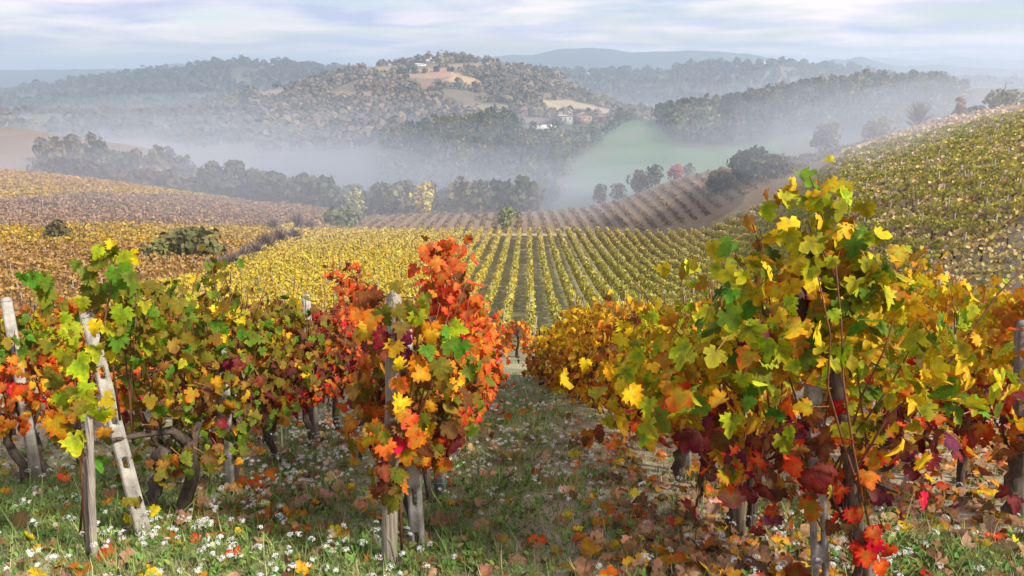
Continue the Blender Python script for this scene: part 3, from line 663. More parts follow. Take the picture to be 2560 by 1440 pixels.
# ================================================================== far vine rows
CLUMPV = np.array([[-0.5, -0.35, 0], [0.15, -0.55, 0.1], [0.55, 0.05, -0.05], [0.1, 0.5, 0.08], [-0.45, 0.35, 0]]); CLUMPF = np.array([[0, 1, 2], [0, 2, 3], [0, 3, 4]])
def far_row(p0, p1, dens, size, h0, h1, w, colf, label, group, name='vine_row', gap=0.12, postgap=5.0):
    p0 = np.array(p0, float); p1 = np.array(p1, float); L = float(np.linalg.norm(p1 - p0))
    if L < 3: return None
    n = int(L * dens); s = rng.random(n)
    vig = fbm(s * L * 0.55 + p0[0] * 3.1, np.full(n, p0[0] * 7.7 + p0[1]), 3)           # plant to plant vigour
    keep = rng.random(n) < np.clip((vig - gap) * 3.2, 0.05, 1); s = s[keep]; vig = vig[keep]; n = len(s)
    P = p0[None] + (p1 - p0)[None] * s[:, None]
    d = (p1 - p0) / L; nrm2 = np.array([-d[1], d[0]])
    side = rng.choice([-1, 1], n); off = side * w * np.abs(rng.normal(0.35, 0.25, n))
    hh = rng.random(n) ** 0.8
    top = h0 + (h1 - h0) * (0.55 + 0.75 * vig)
    x = P[:, 0] + nrm2[0] * off; y = P[:, 1] + nrm2[1] * off
    z = H(x, y) + h0 + (top - h0) * hh
    vis = visible(x, y, z, 0.004)
    x, y, z, hh, side, s, vig = (a[vis] for a in (x, y, z, hh, side, s, vig)); n = len(x)
    if n < 12: return None
    nn_ = np.stack([nrm2[0] * side, nrm2[1] * side, np.full(n, 0.5)], 1) + rng.normal(0, 0.6, (n, 3))
    R = frames(nn_, rng.uniform(0, 6.28, n))
    sz = np.interp(y, [p[0] for p in size], [p[1] for p in size]) * rng.uniform(0.65, 1.35, n)
    o3 = np.stack([x, y, z], 1); base = np.array([x[0], y[0], z[0] - 1]); root = empty(name, base)
    V, F = scatter(CLUMPV, CLUMPF, R, o3 - base, sz)
    c = colf(x, y, hh, vig); c = c * rng.uniform(0.72, 1.3, (n, 1)) * rng.uniform(0.92, 1.08, (n, 3))
    tag(root, label, 'vine row', group)
    f = link('foliage', mesh_np('foliage', V, F, M_MASS, col=np.repeat(np.clip(c, 0, 1), 5, 0)), root); f['kind'] = 'stuff'
    # trunks and stakes under the leaves
    m = int(L / 1.1); ss = (np.arange(m) + 0.5) / m; Q = p0[None] + (p1 - p0)[None] * ss[:, None]
    zq = H(Q[:, 0], Q[:, 1]); hv = visible(Q[:, 0], Q[:, 1], zq + h1, 0.003); Q = Q[hv]; zq = zq[hv]; m = len(Q)
    if m:
        ispost = (np.arange(m) % max(2, int(postgap / 1.1))) == 0
        hgt = np.where(ispost, h1 * rng.uniform(0.95, 1.2, m), h0 + 0.35); wd = np.where(ispost, 0.07, 0.09)
        B = boxv(-0.5, 0.5, -0.5, 0.5, -0.05, 1)
        Rr = rot_np(m, rng.normal(0, 0.06, m), rng.normal(0, 0.06, m), rng.uniform(0, 3, m))
        bf = np.concatenate([BOXF[:, [0, 1, 2]], BOXF[:, [0, 2, 3]]])
        V, F = scatter(B, bf, Rr, np.stack([Q[:, 0], Q[:, 1], zq], 1) - base, np.stack([wd, wd, hgt], 1))
        c = np.where(ispost[:, None], np.array([[0.30, 0.27, 0.23]]), np.array([[0.085, 0.065, 0.05]]))
        st = link('stakes', mesh_np('stakes', V, F, M_BARK, col=np.repeat(c, 8, 0)), root); st['kind'] = 'stuff'
    return root
def pal(cols, w=None):
    cols = np.array(cols, float)
    def f(n): return cols[rng.choice(len(cols), n, p=w)]
    return f
Y_BRIGHT = pal([(0.60, 0.43, 0.035), (0.52, 0.40, 0.05), (0.38, 0.35, 0.06), (0.48, 0.30, 0.05)], [0.4, 0.3, 0.2, 0.1])
Y_GREEN = pal([(0.47, 0.42, 0.07), (0.38, 0.37, 0.065), (0.56, 0.43, 0.07), (0.26, 0.28, 0.06)], [0.35, 0.3, 0.2, 0.15])
Y_BEIGE = pal([(0.58, 0.46, 0.16), (0.50, 0.38, 0.15), (0.40, 0.30, 0.14), (0.62, 0.47, 0.13)], [0.3, 0.3, 0.2, 0.2])
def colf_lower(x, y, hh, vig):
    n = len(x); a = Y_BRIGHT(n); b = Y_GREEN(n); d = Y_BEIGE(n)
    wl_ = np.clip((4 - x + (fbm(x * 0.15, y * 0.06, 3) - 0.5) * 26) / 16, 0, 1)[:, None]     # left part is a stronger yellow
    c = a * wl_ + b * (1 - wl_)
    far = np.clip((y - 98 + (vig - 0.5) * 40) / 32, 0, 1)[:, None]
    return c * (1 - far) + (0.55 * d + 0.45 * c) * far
LSZ = [(50, 0.19), (90, 0.24), (150, 0.32), (220, 0.45)]
nrow = 0
xs = np.arange(-44.0, 58.0, 1.78)
for i, x0 in enumerate(xs):
    # rows run almost straight ahead; the left edge opens outwards
    ya = 45.0 if x0 > -26 else 45.0 + (-26 - x0) * 1.8
    yb = 147 if x0 < 18 else 147 - (x0 - 18) * 0.55
    if x0 < -34: ya = max(ya, 92 + (-34 - x0) * 7.0)
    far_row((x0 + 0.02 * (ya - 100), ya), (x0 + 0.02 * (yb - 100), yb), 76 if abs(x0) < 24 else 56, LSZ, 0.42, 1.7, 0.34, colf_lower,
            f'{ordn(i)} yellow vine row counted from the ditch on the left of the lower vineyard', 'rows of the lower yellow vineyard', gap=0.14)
# left vineyards: rows run across the slope
def colf_left(x, y, hh, vig):
    n = len(x); px, py = proj(x, y, H(x, y))
    yel = pal([(0.58, 0.38, 0.04), (0.50, 0.36, 0.06), (0.42, 0.26, 0.05)])(n)
    ora = pal([(0.48, 0.22, 0.05), (0.38, 0.16, 0.055), (0.52, 0.30, 0.06)])(n)
    brn = pal([(0.34, 0.215, 0.14), (0.40, 0.26, 0.15), (0.30, 0.19, 0.13)])(n)
    nz_ = fbm(x * 0.07, y * 0.07, 3)
    f1 = (np.clip((py + (nz_ - 0.5) * 90 - 620) / 20, 0, 1) * np.clip((700 - px) / 200, 0, 1))[:, None]     # nearer: orange brown
    c = yel * (1 - 0.65 * f1) + (0.5 * ora + 0.5 * brn) * 0.65 * f1
    band = (np.clip((py + (nz_ - 0.5) * 40 - 490) / 12, 0, 1) * np.clip((585 - py - (nz_ - 0.5) * 50) / 12, 0, 1))[:, None]
    c = c * (1 - band) + brn * band
    f3 = np.clip((490 - py) / 10, 0, 1)[:, None] * np.clip(nz_ * 4 - 1.2, 0, 1)[:, None]
    return c * (1 - f3) + (0.6 * ora + 0.4 * yel) * f3
k = 0
for y0 in np.arange(58, 206, 2.7):
    xr = -33 - 0.13 * (y0 - 92) - 3.0 if y0 < 160 else -40 - 0.0 * y0
    xl = -0.72 * y0 - 4
    if xl > xr - 4: continue
    seg = 3.0 if y0 < 118 else 0
    if far_row((xl, y0 + 6), (xr, y0), 40 if y0 < 110 else 26, [(50, 0.22), (110, 0.30), (200, 0.5)], 0.35, 1.5, 0.4, colf_left,
            f'{ordn(k)} vine row from the near side of the left vineyard', 'rows of the left vineyard', gap=0.20, postgap=4.0): k += 1
# right slope: rows climb to the right
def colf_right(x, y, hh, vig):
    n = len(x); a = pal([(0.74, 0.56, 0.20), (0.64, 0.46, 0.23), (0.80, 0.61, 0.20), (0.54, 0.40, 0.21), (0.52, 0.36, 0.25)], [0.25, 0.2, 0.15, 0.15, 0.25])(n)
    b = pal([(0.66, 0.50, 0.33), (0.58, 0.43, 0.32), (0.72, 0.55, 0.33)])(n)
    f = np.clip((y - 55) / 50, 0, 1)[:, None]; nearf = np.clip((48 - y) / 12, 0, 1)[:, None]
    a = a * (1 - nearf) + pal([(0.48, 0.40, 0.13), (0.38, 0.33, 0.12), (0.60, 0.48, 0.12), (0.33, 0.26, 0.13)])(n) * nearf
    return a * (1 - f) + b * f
A = hit(2180, 632, 24); B = hit(2500, 478, 24); dd = (B - A)[:2]; dd /= np.linalg.norm(dd); pn = np.array([-dd[1], dd[0]])
if pn[1] < 0: pn = -pn
k = 0
for q in np.arange(-42, 130, 2.3):
    c0 = A[:2] + pn * q; u = np.linspace(-90, 150, 481); L_ = c0[None] + dd[None] * u[:, None]
    x, y = L_[:, 0], L_[:, 1]; y_s = np.maximum(y, 1); px, py = proj(x, y_s, H(x, y_s))
    lim = 2055 + np.clip(560 - py, 0, 400) * 0.12
    ok = (y > 25) & (y < 205) & (px > np.where(py > 430, lim, np.interp(py, [270, 330, 400, 430], [2540, 2300, 2090, 2075]))) & (px < 2680)
    zc = np.interp(x / y_s, TT, KD[6]) ; ok &= y < zc + 2
    if ok.sum() < 10: continue
    ii = np.where(ok)[0]
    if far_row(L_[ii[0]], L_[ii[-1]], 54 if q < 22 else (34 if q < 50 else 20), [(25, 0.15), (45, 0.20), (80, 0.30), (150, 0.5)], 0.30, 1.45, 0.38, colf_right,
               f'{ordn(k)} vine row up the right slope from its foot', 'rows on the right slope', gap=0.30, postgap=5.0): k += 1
# plum brown bare rows beyond the yellow field
colf_plum = lambda x, y, hh, vig: pal([(0.25, 0.165, 0.10), (0.29, 0.19, 0.105), (0.22, 0.15, 0.09)])(len(x))
k = 0
for x0 in np.arange(-40, 100, 2.6):
    yb = float(np.interp(x0 / 205, TT, KD[6])) - 1; ya = 152 if x0 < 30 else 152 + (x0 - 30) * 0.3
    if far_row((x0, ya), (x0 * 1.08, yb), 7, [(100, 0.4), (220, 0.5)], 0.05, 0.6, 0.7, colf_plum, f'{ordn(k)} bare plum brown vine row from the left beyond the yellow vineyard', 'bare rows beyond the yellow vineyard', gap=0.1): k += 1

# ================================================================== buildings
def house(px, py, D, wid, dep, hgt, roofh, wallc, roofc, label, rz=0.0, wins=0, name='house', gable_front=False, doorc=None):
    p = at(px, py, D); x, y = p[0], p[1]; z = p[2]
    gz0 = float(H(x, y)); z = max(z, gz0)
    root = empty(name, (x, y, z), rz); tag(root, label, 'house' if name != 'barn' else 'barn')
    m = MB(); m.add(boxv(-wid / 2, wid / 2, -dep / 2, dep / 2, -max(2.0, z - gz0 + 2), hgt), BOXF, wallc)
    e = 0.35
    if gable_front:
        m.add([[-wid / 2, -dep / 2, hgt], [wid / 2, -dep / 2, hgt], [0, -dep / 2, hgt + roofh], [-wid / 2, dep / 2, hgt], [wid / 2, dep / 2, hgt], [0, dep / 2, hgt + roofh]], [[0, 1, 2], [4, 3, 5]], wallc)
        R = [[-wid / 2 - e, -dep / 2 - e, hgt - e * roofh / (wid / 2)], [0, -dep / 2 - e, hgt + roofh], [wid / 2 + e, -dep / 2 - e, hgt - e * roofh / (wid / 2)]]
        R += [[a, dep / 2 + e, c] for a, _b, c in R]; sec = [[0, 1, 4, 3], [1, 2, 5, 4]]
    else:
        m.add([[-wid / 2, -dep / 2, hgt], [-wid / 2, dep / 2, hgt], [-wid / 2, 0, hgt + roofh], [wid / 2, -dep / 2, hgt], [wid / 2, dep / 2, hgt], [wid / 2, 0, hgt + roofh]], [[0, 2, 1], [3, 4, 5]], wallc)
        R = [[-wid / 2 - e, -dep / 2 - e, hgt - e * roofh / (dep / 2)], [-wid / 2 - e, 0, hgt + roofh], [-wid / 2 - e, dep / 2 + e, hgt - e * roofh / (dep / 2)]]
        R += [[wid / 2 + e, b, c] for _a, b, c in R]; sec = [[0, 3, 4, 1], [1, 4, 5, 2]]
    link('wall', m.mesh('wall', M_HOUSE), root)
    R = np.array(R); r2_ = R + np.array([0, 0, 0.18]); rm = MB()
    rm.add(np.concatenate([R + np.array([0, 0, 0.02]), r2_]), [[a + 6 for a in f] for f in sec] + [f[::-1] for f in sec] + [[0, 1, 7, 6], [1, 2, 8, 7], [4, 3, 9, 10], [5, 4, 10, 11], [3, 0, 6, 9], [2, 5, 11, 8]], roofc)
    link('roof', rm.mesh('roof', M_HOUSE), root)
    for i in range(wins):
        xw = -wid / 2 + wid * (i + 0.5) / wins
        w_ = MB(); w_.add(boxv(xw - 0.55, xw + 0.55, -dep / 2 - 0.06, -dep / 2 + 0.1, hgt * 0.42, hgt * 0.42 + 1.3), BOXF, (0.05, 0.055, 0.065)); link('window', w_.mesh('window', M_HOUSE), root)
    if doorc is not None:
        w_ = MB(); w_.add(boxv(-0.6, 0.6, -dep / 2 - 0.07, -dep / 2 + 0.1, 0, 2.1), BOXF, doorc); link('door', w_.mesh('door', M_HOUSE), root)
    return root
WHITE = (0.78, 0.76, 0.72); TILE = (0.26, 0.13, 0.09); GREYR = (0.19, 0.16, 0.15)
house(1352, 315, 660, 25, 11, 2.2, 4.2, (0.62, 0.6, 0.57), GREYR, 'long low barn with grey roof and white front at the farm', 0.05, 5, 'barn')
house(1413, 304, 690, 11.5, 8, 4.8, 0.7, (0.34, 0.33, 0.31), (0.45, 0.43, 0.41), 'grey flat roofed farm building right of the long barn', 0.0, 3, doorc=(0.1, 0.08, 0.07))
house(1458, 303, 690, 13, 9, 4.6, 2.4, (0.27, 0.17, 0.14), (0.38, 0.33, 0.30), 'brick red gabled farm house with pale eaves', 0.15, 3, gable_front=True, doorc=(0.5, 0.45, 0.4))
house(1512, 302, 700, 10.5, 8, 3.4, 1.6, (0.36, 0.19, 0.155), (0.22, 0.14, 0.11), 'small red farm house at the right end of the farm', -0.3, 2)
house(1318, 308, 690, 9, 7, 2.8, 1.8, (0.42, 0.38, 0.34), GREYR, 'small grey shed at the left end of the farm', 0.5, 1)
house(1052, 172, 1500, 19, 9, 3.6, 1.4, WHITE, (0.6, 0.57, 0.54), 'long white house on the sunny side of the round hill', 0.0, 3)
house(1076, 163, 1560, 15, 9, 3.8, 1.8, WHITE, (0.55, 0.5, 0.46), 'white house just below the top of the round hill', -0.2, 2)
house(1077, 150, 1605, 13, 9, 5.0, 1.8, (0.62, 0.5, 0.42), TILE, 'pinkish house on the very top of the round hill', 0.1, 2)
house(1161, 155, 1600, 5, 6, 6.0, 1.2, WHITE, TILE, 'narrow white house right of the hilltop trees', 0.0, 1)
for px, py, w, lb in [(1238, 161, 12, 'white house on the right shoulder of the round hill'), (1345, 186, 14, 'white house on the ridge right of the round hill'), (1320, 183, 9, 'small pale house left of the ridge house'),
                      (1608, 189, 16, 'leftmost white house of the ridge hamlet'), (1627, 188, 13, 'second white house of the ridge hamlet'), (1641, 189, 9, 'third white house of the ridge hamlet'), (1672, 187, 12, 'rightmost white house of the ridge hamlet'),
                      (1906, 159, 16, 'lone white house on the far right ridge'), (866, 181, 16, 'pale house left of the round hill'), (205, 243, 22, 'white house on the misty plain'), (568, 160, 10, 'tiny white house on the left ridge top'), (1470, 187, 9, 'faint house in the middle of the far ridge')]:
    house(px, py, 2700 if px != 1238 else 1700, w * 1.1, 9, 5, 2.2, WHITE, (0.5, 0.4, 0.34), lb, rng.uniform(-0.4, 0.4), 0)
house(452, 288, 1500, 8, 6, 3.0, 1.2, (0.85, 0.85, 0.85), (0.7, 0.7, 0.7), 'tiny white hut in the misty fields far left', 0.0, 0)
house(25, 252, 2300, 62, 12, 4.5, 1.5, (0.75, 0.76, 0.76), (0.6, 0.6, 0.6), 'long pale shed on the misty plain at the far left', 0.0, 0, 'barn')
# trees on the hilltop
for i, (px, py, h, w, shp) in enumerate([(1100, 156, 13, 12, 'round'), (1111, 155, 17, 9, 'column'), (1120, 156, 14, 12, 'round'), (1130, 157, 17, 12, 'round'), (1141, 158, 12, 9, 'round'), (1096, 155, 10, 9, 'round'),
                              (1036, 202, 13, 12, 'round'), (1062, 200, 9, 9, 'round'), (1092, 198, 11, 11, 'round'), (1121, 184, 11, 6, 'column'), (1131, 196, 10, 8, 'round'), (1003, 204, 9, 12, 'round'), (1018, 205, 9, 10, 'round'), (1180, 160, 8, 9, 'round')]):
    x, y = at_ground(px, py, 1595 if py < 165 else 1440)
    place = 'beside the house on the round hill top' if py < 165 else 'between the fields of the round hill'
    tree('hill_tree', x, y, h, w, (0.05, 0.062, 0.045), f'{ordn(i)} dark green tree {place}', group='dark trees on the round hill', n=150, shape=shp, trunk=0.05, sink=1, cl=0.2)
# lamp pole
p = at(2500, 275, 128); root = empty('lamp_pole', (p[0], p[1], float(H(p[0], p[1])))); tag(root, 'thin dark lamp pole leaning above the broad pale bush', 'pole')
ph = at(2505, 208, 128)[2] - root.location.z
m = MB(); m.add(*tube([[0, 0, -0.3], [0.16, 0, ph * 0.5], [0.32, 0, ph]], [0.10, 0.08, 0.06], 8), (0.09, 0.085, 0.085)); link('pole', m.mesh('pole', M_WOOD), root)
m = MB(); m.add(*tube([[0.32, 0, ph - 0.05], [0.75, 0, ph + 0.1], [1.1, 0, ph + 0.05]], [0.03, 0.025, 0.02], 6), (0.09, 0.085, 0.085)); link('arm', m.mesh('arm', M_WOOD), root)
m = MB(); m.add(boxv(1.05, 1.35, -0.1, 0.1, ph - 0.03, ph + 0.06), BOXF, (0.15, 0.15, 0.15)); link('lamp_head', m.mesh('lamp_head', M_WOOD), root)
# white marker box at the edge of the left field
p = at(774, 543, 165); zt = float(H(p[0], p[1])); o = MB(); o.add(boxv(-0.2, 0.2, -0.15, 0.15, 0, 0.75), BOXF, (0.8, 0.8, 0.8)); o.add(boxv(-0.24, 0.24, -0.19, 0.19, 0.752, 0.83), BOXF, (0.7, 0.7, 0.7))
tag(link('marker_box', o.mesh('marker_box', M_HOUSE), None, (p[0], p[1], zt)), 'tiny white marker box at the far edge of the left field', 'marker')

# ================================================================== near vines
def leaf_outline():
    R_ = [(0.02, 0.04), (0.13, -0.18), (0.24, -0.12), (0.40, -0.11), (0.35, 0.02), (0.56, 0.12), (0.45, 0.23), (0.51, 0.38), (0.29, 0.38), (0.36, 0.60), (0.21, 0.60), (0.16, 0.80)]
    Lh = [(-x, y) for x, y in R_[::-1]]
    return np.array(R_ + [(0.0, 0.93)] + Lh[:-1])             # 24 points
OUT = leaf_outline()
HUB = np.array([0, 0.10])
LOI = [0, 1, 3, 4, 5, 7, 8, 9, 11, 12, 13, 15, 16, 17, 19, 20, 21, 23]
def leaf_mesh(center, edgec, seed, hi=True):
    r = np.random.default_rng(seed)
    o = OUT.copy(); o = o + r.normal(0, 0.016, o.shape)
    o[::2] = HUB + (o[::2] - HUB) * r.uniform(0.93, 1.02); o[1::2] = HUB + (o[1::2] - HUB) * r.uniform(0.98, 1.05)
    mid = HUB + (o[::2] - HUB) * 0.55
    P = np.concatenate([[HUB], mid, o]) if hi else np.concatenate([[HUB], o[LOI]])
    fold = r.uniform(-0.35, 0.9); cup = r.uniform(-0.75, 0.6); curl = r.uniform(-0.8, 0.35)
    x, y = P[:, 0], P[:, 1] - 0.1
    z = fold * np.abs(x) * 0.6 + cup * (x**2 + y**2) + curl * np.clip(y, 0, 1)**2 + 0.05 * np.sin(7 * np.arctan2(y, x) + r.uniform(0, 6)) * np.hypot(x, y)
    if hi: z[13:] += r.normal(0, 0.03, 24)
    V = np.stack([P[:, 0], P[:, 1], z], 1)
    ce, ed = np.array(center) * r.uniform(0.88, 1.12, 3) * r.uniform(0.85, 1.15), np.array(edgec) * r.uniform(0.75, 1.3, 3)
    if r.random() < 0.5: ce = ce * 0.6 + np.array(((0.13, 0.24, 0.02), (0.55, 0.36, 0.03), (0.30, 0.12, 0.03))[r.integers(0, 3)]) * 0.4 * (0.4 + 1.2 * max(ce))
    pw = r.uniform(0.7, 2.6)
    if ce[0] > 0.45: ce[1] = min(ce[1], ce[0] * 0.76)
    if hi:
        F = [[0, 1 + i, 1 + (i + 1) % 12] for i in range(12)]
        for i in range(12):
            a, b = 1 + i, 1 + (i + 1) % 12; p, q, s = 13 + 2 * i, 13 + 2 * i + 1, 13 + (2 * i + 2) % 24
            F += [[a, p, q], [a, q, b], [b, q, s]]
        t = np.concatenate([[0.0], np.full(12, 0.25) + r.uniform(-0.2, 0.35, 12), r.uniform(0.55, 1.0, 24)]) ** pw
    else:
        F = [[0, 1 + i, 1 + (i + 1) % 18] for i in range(18)]
        t = np.concatenate([[0.0], r.uniform(0.4, 1.0, 18)])
    C = ce[None] * (1 - t[:, None]) + ed[None] * t[:, None]
    C[0] = C[0] * 0.6 + np.array([0.5, 0.45, 0.10]) * 0.4 * max(ce)            # paler veins at the stalk
    return V, np.array(F), C
PAL = {'G': ((0.065, 0.155, 0.018), (0.12, 0.20, 0.022)), 'L': ((0.19, 0.285, 0.025), (0.37, 0.375, 0.035)), 'Y': ((0.62, 0.47, 0.02), (0.68, 0.38, 0.02)),
       'O': ((0.66, 0.34, 0.018), (0.50, 0.15, 0.02)), 'R': ((0.64, 0.060, 0.028), (0.46, 0.025, 0.025)), 'B': ((0.19, 0.016, 0.03), (0.085, 0.010, 0.018)),
       'N': ((0.21, 0.085, 0.03), (0.12, 0.045, 0.022)), 'V': ((0.13, 0.155, 0.02), (0.22, 0.12, 0.02)), 'M': ((0.42, 0.38, 0.03), (0.42, 0.05, 0.02)),
       'T': ((0.50, 0.185, 0.03), (0.50, 0.075, 0.025)), 'S': ((0.74, 0.16, 0.055), (0.66, 0.06, 0.04)), 'P': ((0.14, 0.02, 0.055), (0.07, 0.012, 0.03))}
for _k in PAL:                                  # richer autumn tones
    PAL[_k] = tuple(tuple(max(0.006, sum(c) / 3 + (v - sum(c) / 3) * 1.12) for v in c) for c in PAL[_k])
LV = 9
LEAF, LEAF_LO = {}, {}
for pi, (kk, (c, e)) in enumerate(PAL.items()):
    LEAF[kk] = []; LEAF_LO[kk] = []
    for s in range(LV):
        V, F, C = leaf_mesh(c, e, 100 * pi + s); LEAF[kk].append(mesh_np('leaf', V, F, M_LEAF, col=np.clip(C, 0, 1), smooth=True))
        LEAF_LO[kk].append(leaf_mesh(c, e, 100 * pi + s, False))
def leaf_mass(P, R, sz, keys, M=M_MASS):
    mb = MB()
    keys = np.array(keys)
    for kk in PAL:
        for s in range(LV):
            ii = np.where(keys == kk)[0][s::LV]
            if not len(ii): continue
            TV, TF, TC = LEAF_LO[kk][s]
            V, F = scatter(TV, TF, R[ii], P[ii], sz[ii])
            c = np.tile(TC, (len(ii), 1)) * np.repeat(rng.uniform(0.7, 1.3, (len(ii), 1)) * rng.uniform(0.9, 1.1, (len(ii), 3)), len(TV), 0)
            mb.add(V, F, np.clip(c, 0, 1))
    return mb
CANEC = (0.15, 0.06, 0.03); BARKC = (0.095, 0.072, 0.055)
nleaf_obj = 0
def vine(x, y, d, label, group, wts, top=1.55, bot=0.55, half=0.30, length=1.0, n=150, size=(0.10, 0.155), indiv=True, low=None, lowh=0.75, topw=None, spires=(), leftbias=0.0, trunk_r=0.034, lean=0.0, trunk=True, sparse_low=0.0, shear=0.0, tx=0.0):
    """one grapevine; d = direction of the row; leaves sit round upright canes"""
    global nleaf_obj
    z0 = float(H(x, y)); root = empty('grapevine', (x, y, z0)); tag(root, label, 'grapevine', group)
    d = np.array(d) / np.linalg.norm(d); nn_ = np.array([-d[1], d[0]])
    gz_at = lambda px_, py_: H(x + px_, y + py_) - z0
    hb = 0.62
    if trunk:
        tm = MB(); k = 7; P = np.zeros((k, 3)); P[:, 2] = np.linspace(-0.08, hb, k)
        P[1:, :2] += np.cumsum(rng.normal(0, 0.022, (k - 1, 2)), 0); P[:, :2] += np.linspace(0, 1, k)[:, None] * (nn_ * lean)[None]
        P[:, 0] += tx; rr = trunk_r * np.array([1.35, 1.05, 0.9, 1.0, 0.85, 0.95, 1.15])
        tm.add(*tube(P, rr, 9, jit=0.22), BARKC)
        for sgn in (-1, 1):
            q = [P[-1] - [0, 0, 0.04]]
            for j in range(1, 5):
                a = sgn * length * 0.55 * j / 4; q.append(np.array([d[0] * a + rng.normal(0, 0.02), d[1] * a + rng.normal(0, 0.02), 0]) + [P[-1][0] * (1 - j / 4), P[-1][1] * (1 - j / 4), 0])
                q[-1][2] = float(gz_at(q[-1][0], q[-1][1])) + hb + 0.08 + rng.normal(0, 0.02)
            tm.add(*tube(np.array(q), [trunk_r * 0.75, trunk_r * 0.55, trunk_r * 0.42, trunk_r * 0.35, trunk_r * 0.2], 6, jit=0.15), BARKC)
        link('trunk', tm.mesh('trunk', M_BARK, True), root)
    # canes
    canes = []
    nc_ = max(7, int(12 * length))
    for c in range(nc_):
        a = (c + rng.uniform(0.2, 0.8)) / nc_ - 0.5
        b = np.array([d[0] * a * length, d[1] * a * length, 0]); b[2] = float(gz_at(b[0], b[1])) + hb + 0.05
        zt_ = top * rng.uniform(0.82, 1.06); offn = rng.normal(0, half * 0.55); k = 5; f = np.linspace(0, 1, k)
        P = b[None] + np.stack([nn_[0] * offn * f + d[0] * rng.normal(0, 0.08) * f, nn_[1] * offn * f + d[1] * rng.normal(0, 0.08) * f, (zt_ - hb) * f], 1) + rng.normal(0, 0.018, (k, 3))
        canes.append(P)
    for sx, sy, st in spires:           # tall shoots: (along, across, height)
        b = np.array([d[0] * sx + nn_[0] * sy, d[1] * sx + nn_[1] * sy, 0]); b[2] = float(gz_at(b[0], b[1])) + top * 0.7
        f = np.linspace(0, 1, 7); P = b[None] + np.stack([rng.normal(0, 0.06) * np.sin(3 * f), rng.normal(0, 0.05) * f, (st - top * 0.7) * f], 1) + rng.normal(0, 0.022, (7, 3)); canes.append(P)
    for P in canes: P[:, 0] += shear * np.clip(P[:, 2], 0, 3)
    if indiv:
        for P in canes:
            mb = MB(); mb.add(*tube(P, np.linspace(0.0065, 0.003, len(P)), 5), CANEC); link('cane', mb.mesh('cane', M_CANE, True), root)
    else:
        mb = MB()
        for P in canes: mb.add(*tube(P, np.linspace(0.007, 0.003, len(P)), 4), CANEC)
        link('canes', mb.mesh('canes', M_CANE, True), root)
    # leaves
    n = int(n * 2.9); size = (size[0] * 0.50, size[1] * 0.64)
    al = rng.uniform(-0.5, 0.5, n) * length
    hf = rng.random(n) ** 0.9
    vig = fbm(al * 3 + x * 5, hf * 3 + y * 5, 2)
    keep = (rng.random(n) < np.clip(vig * 2.6 - 0.15, 0.1, 1)) & (rng.random(n) > sparse_low * (1 - hf) ** 1.5)
    al, hf = al[keep], hf[keep]; n = len(al)
    side = rng.choice([-1, 1], n); prof = half * (0.55 + 0.6 * np.sin(np.pi * np.clip(hf * 0.9 + 0.08, 0, 1)))
    off = side * prof * np.sqrt(rng.random(n)) * (1 + 0.25 * rng.normal(0, 1, n))
    tz = top * (0.93 + 0.16 * (vnoise(al * 4 + x * 9, al * 0 + y) - 0.5) * 2)
    hz_ = bot + (tz - bot) * hf
    px_ = d[0] * al + nn_[0] * off; py_ = d[1] * al + nn_[1] * off
    P = np.stack([px_ + shear * hz_, py_, H(x + px_, y + py_) - z0 + hz_], 1)
    nrm = np.stack([nn_[0] * side * 0.9 - d[0] * 0.45, nn_[1] * side * 0.9 - d[1] * 0.45, np.full(n, 0.45)], 1) + rng.normal(0, 0.75, (n, 3))
    kl = list(wts.keys()); kp = np.array([wts[q] for q in kl], float); kp /= kp.sum()
    cor = fbm(al * 4.2 + x * 3.3, hz_ * 3.4 + y * 2.1 + side * 7.7, 2) + rng.normal(0, 0.085, n)      # neighbouring leaves turn alike
    uq = (np.argsort(np.argsort(cor)) + 0.5) / n; po = rng.permutation(len(kl))
    keys = np.array(kl)[po][np.minimum(np.searchsorted(np.cumsum(kp[po]), uq), len(kl) - 1)]
    if low:
        l2 = list(low.keys()); p2 = np.array([low[q] for q in l2], float); p2 /= p2.sum()
        mk = hz_ < lowh + rng.normal(0, 0.1, n); keys[mk] = np.array(l2)[rng.choice(len(l2), int(mk.sum()), p=p2)]
    if topw:
        l2 = list(topw.keys()); p2 = np.array([topw[q] for q in l2], float); p2 /= p2.sum()
        mk = hf > 0.72 + rng.normal(0, 0.08, n); keys[mk] = np.array(l2)[rng.choice(len(l2), int(mk.sum()), p=p2)]
    sz = rng.uniform(size[0], size[1], n)
    # leaves along the tall shoots
    for si, (sx, sy, st) in enumerate(spires):
        C = canes[nc_ + si]; m = int(18 + 64 * (st - top * 0.75)); f = rng.random(m); idx_ = f * (len(C) - 1); i0 = np.minimum(idx_.astype(int), len(C) - 2)
        q = C[i0] + (C[i0 + 1] - C[i0]) * (idx_ - i0)[:, None] + rng.normal(0, 0.07, (m, 3)) * np.array([1.25, 1.25, 0.6])
        P = np.concatenate([P, q]); nrm = np.concatenate([nrm, rng.normal(0, 0.6, (m, 3)) + np.array([0, -0.7, 0.4])])
        kw = topw or wts; l2 = list(kw.keys()); p2 = np.array([kw[c] for c in l2], float); p2 /= p2.sum()
        keys = np.concatenate([keys, np.array(l2)[rng.choice(len(l2), m, p=p2)]]); sz = np.concatenate([sz, rng.uniform(size[0], size[1], m) * 0.95])
    n = len(P); R = frames(nrm, rng.normal(0, 0.55, n))
    if not indiv:
        o = link('foliage', leaf_mass(P, R, sz, keys).mesh('foliage', M_MASS), root); o['kind'] = 'stuff'; return root
    add_leaves(root, P, R, sz, keys)
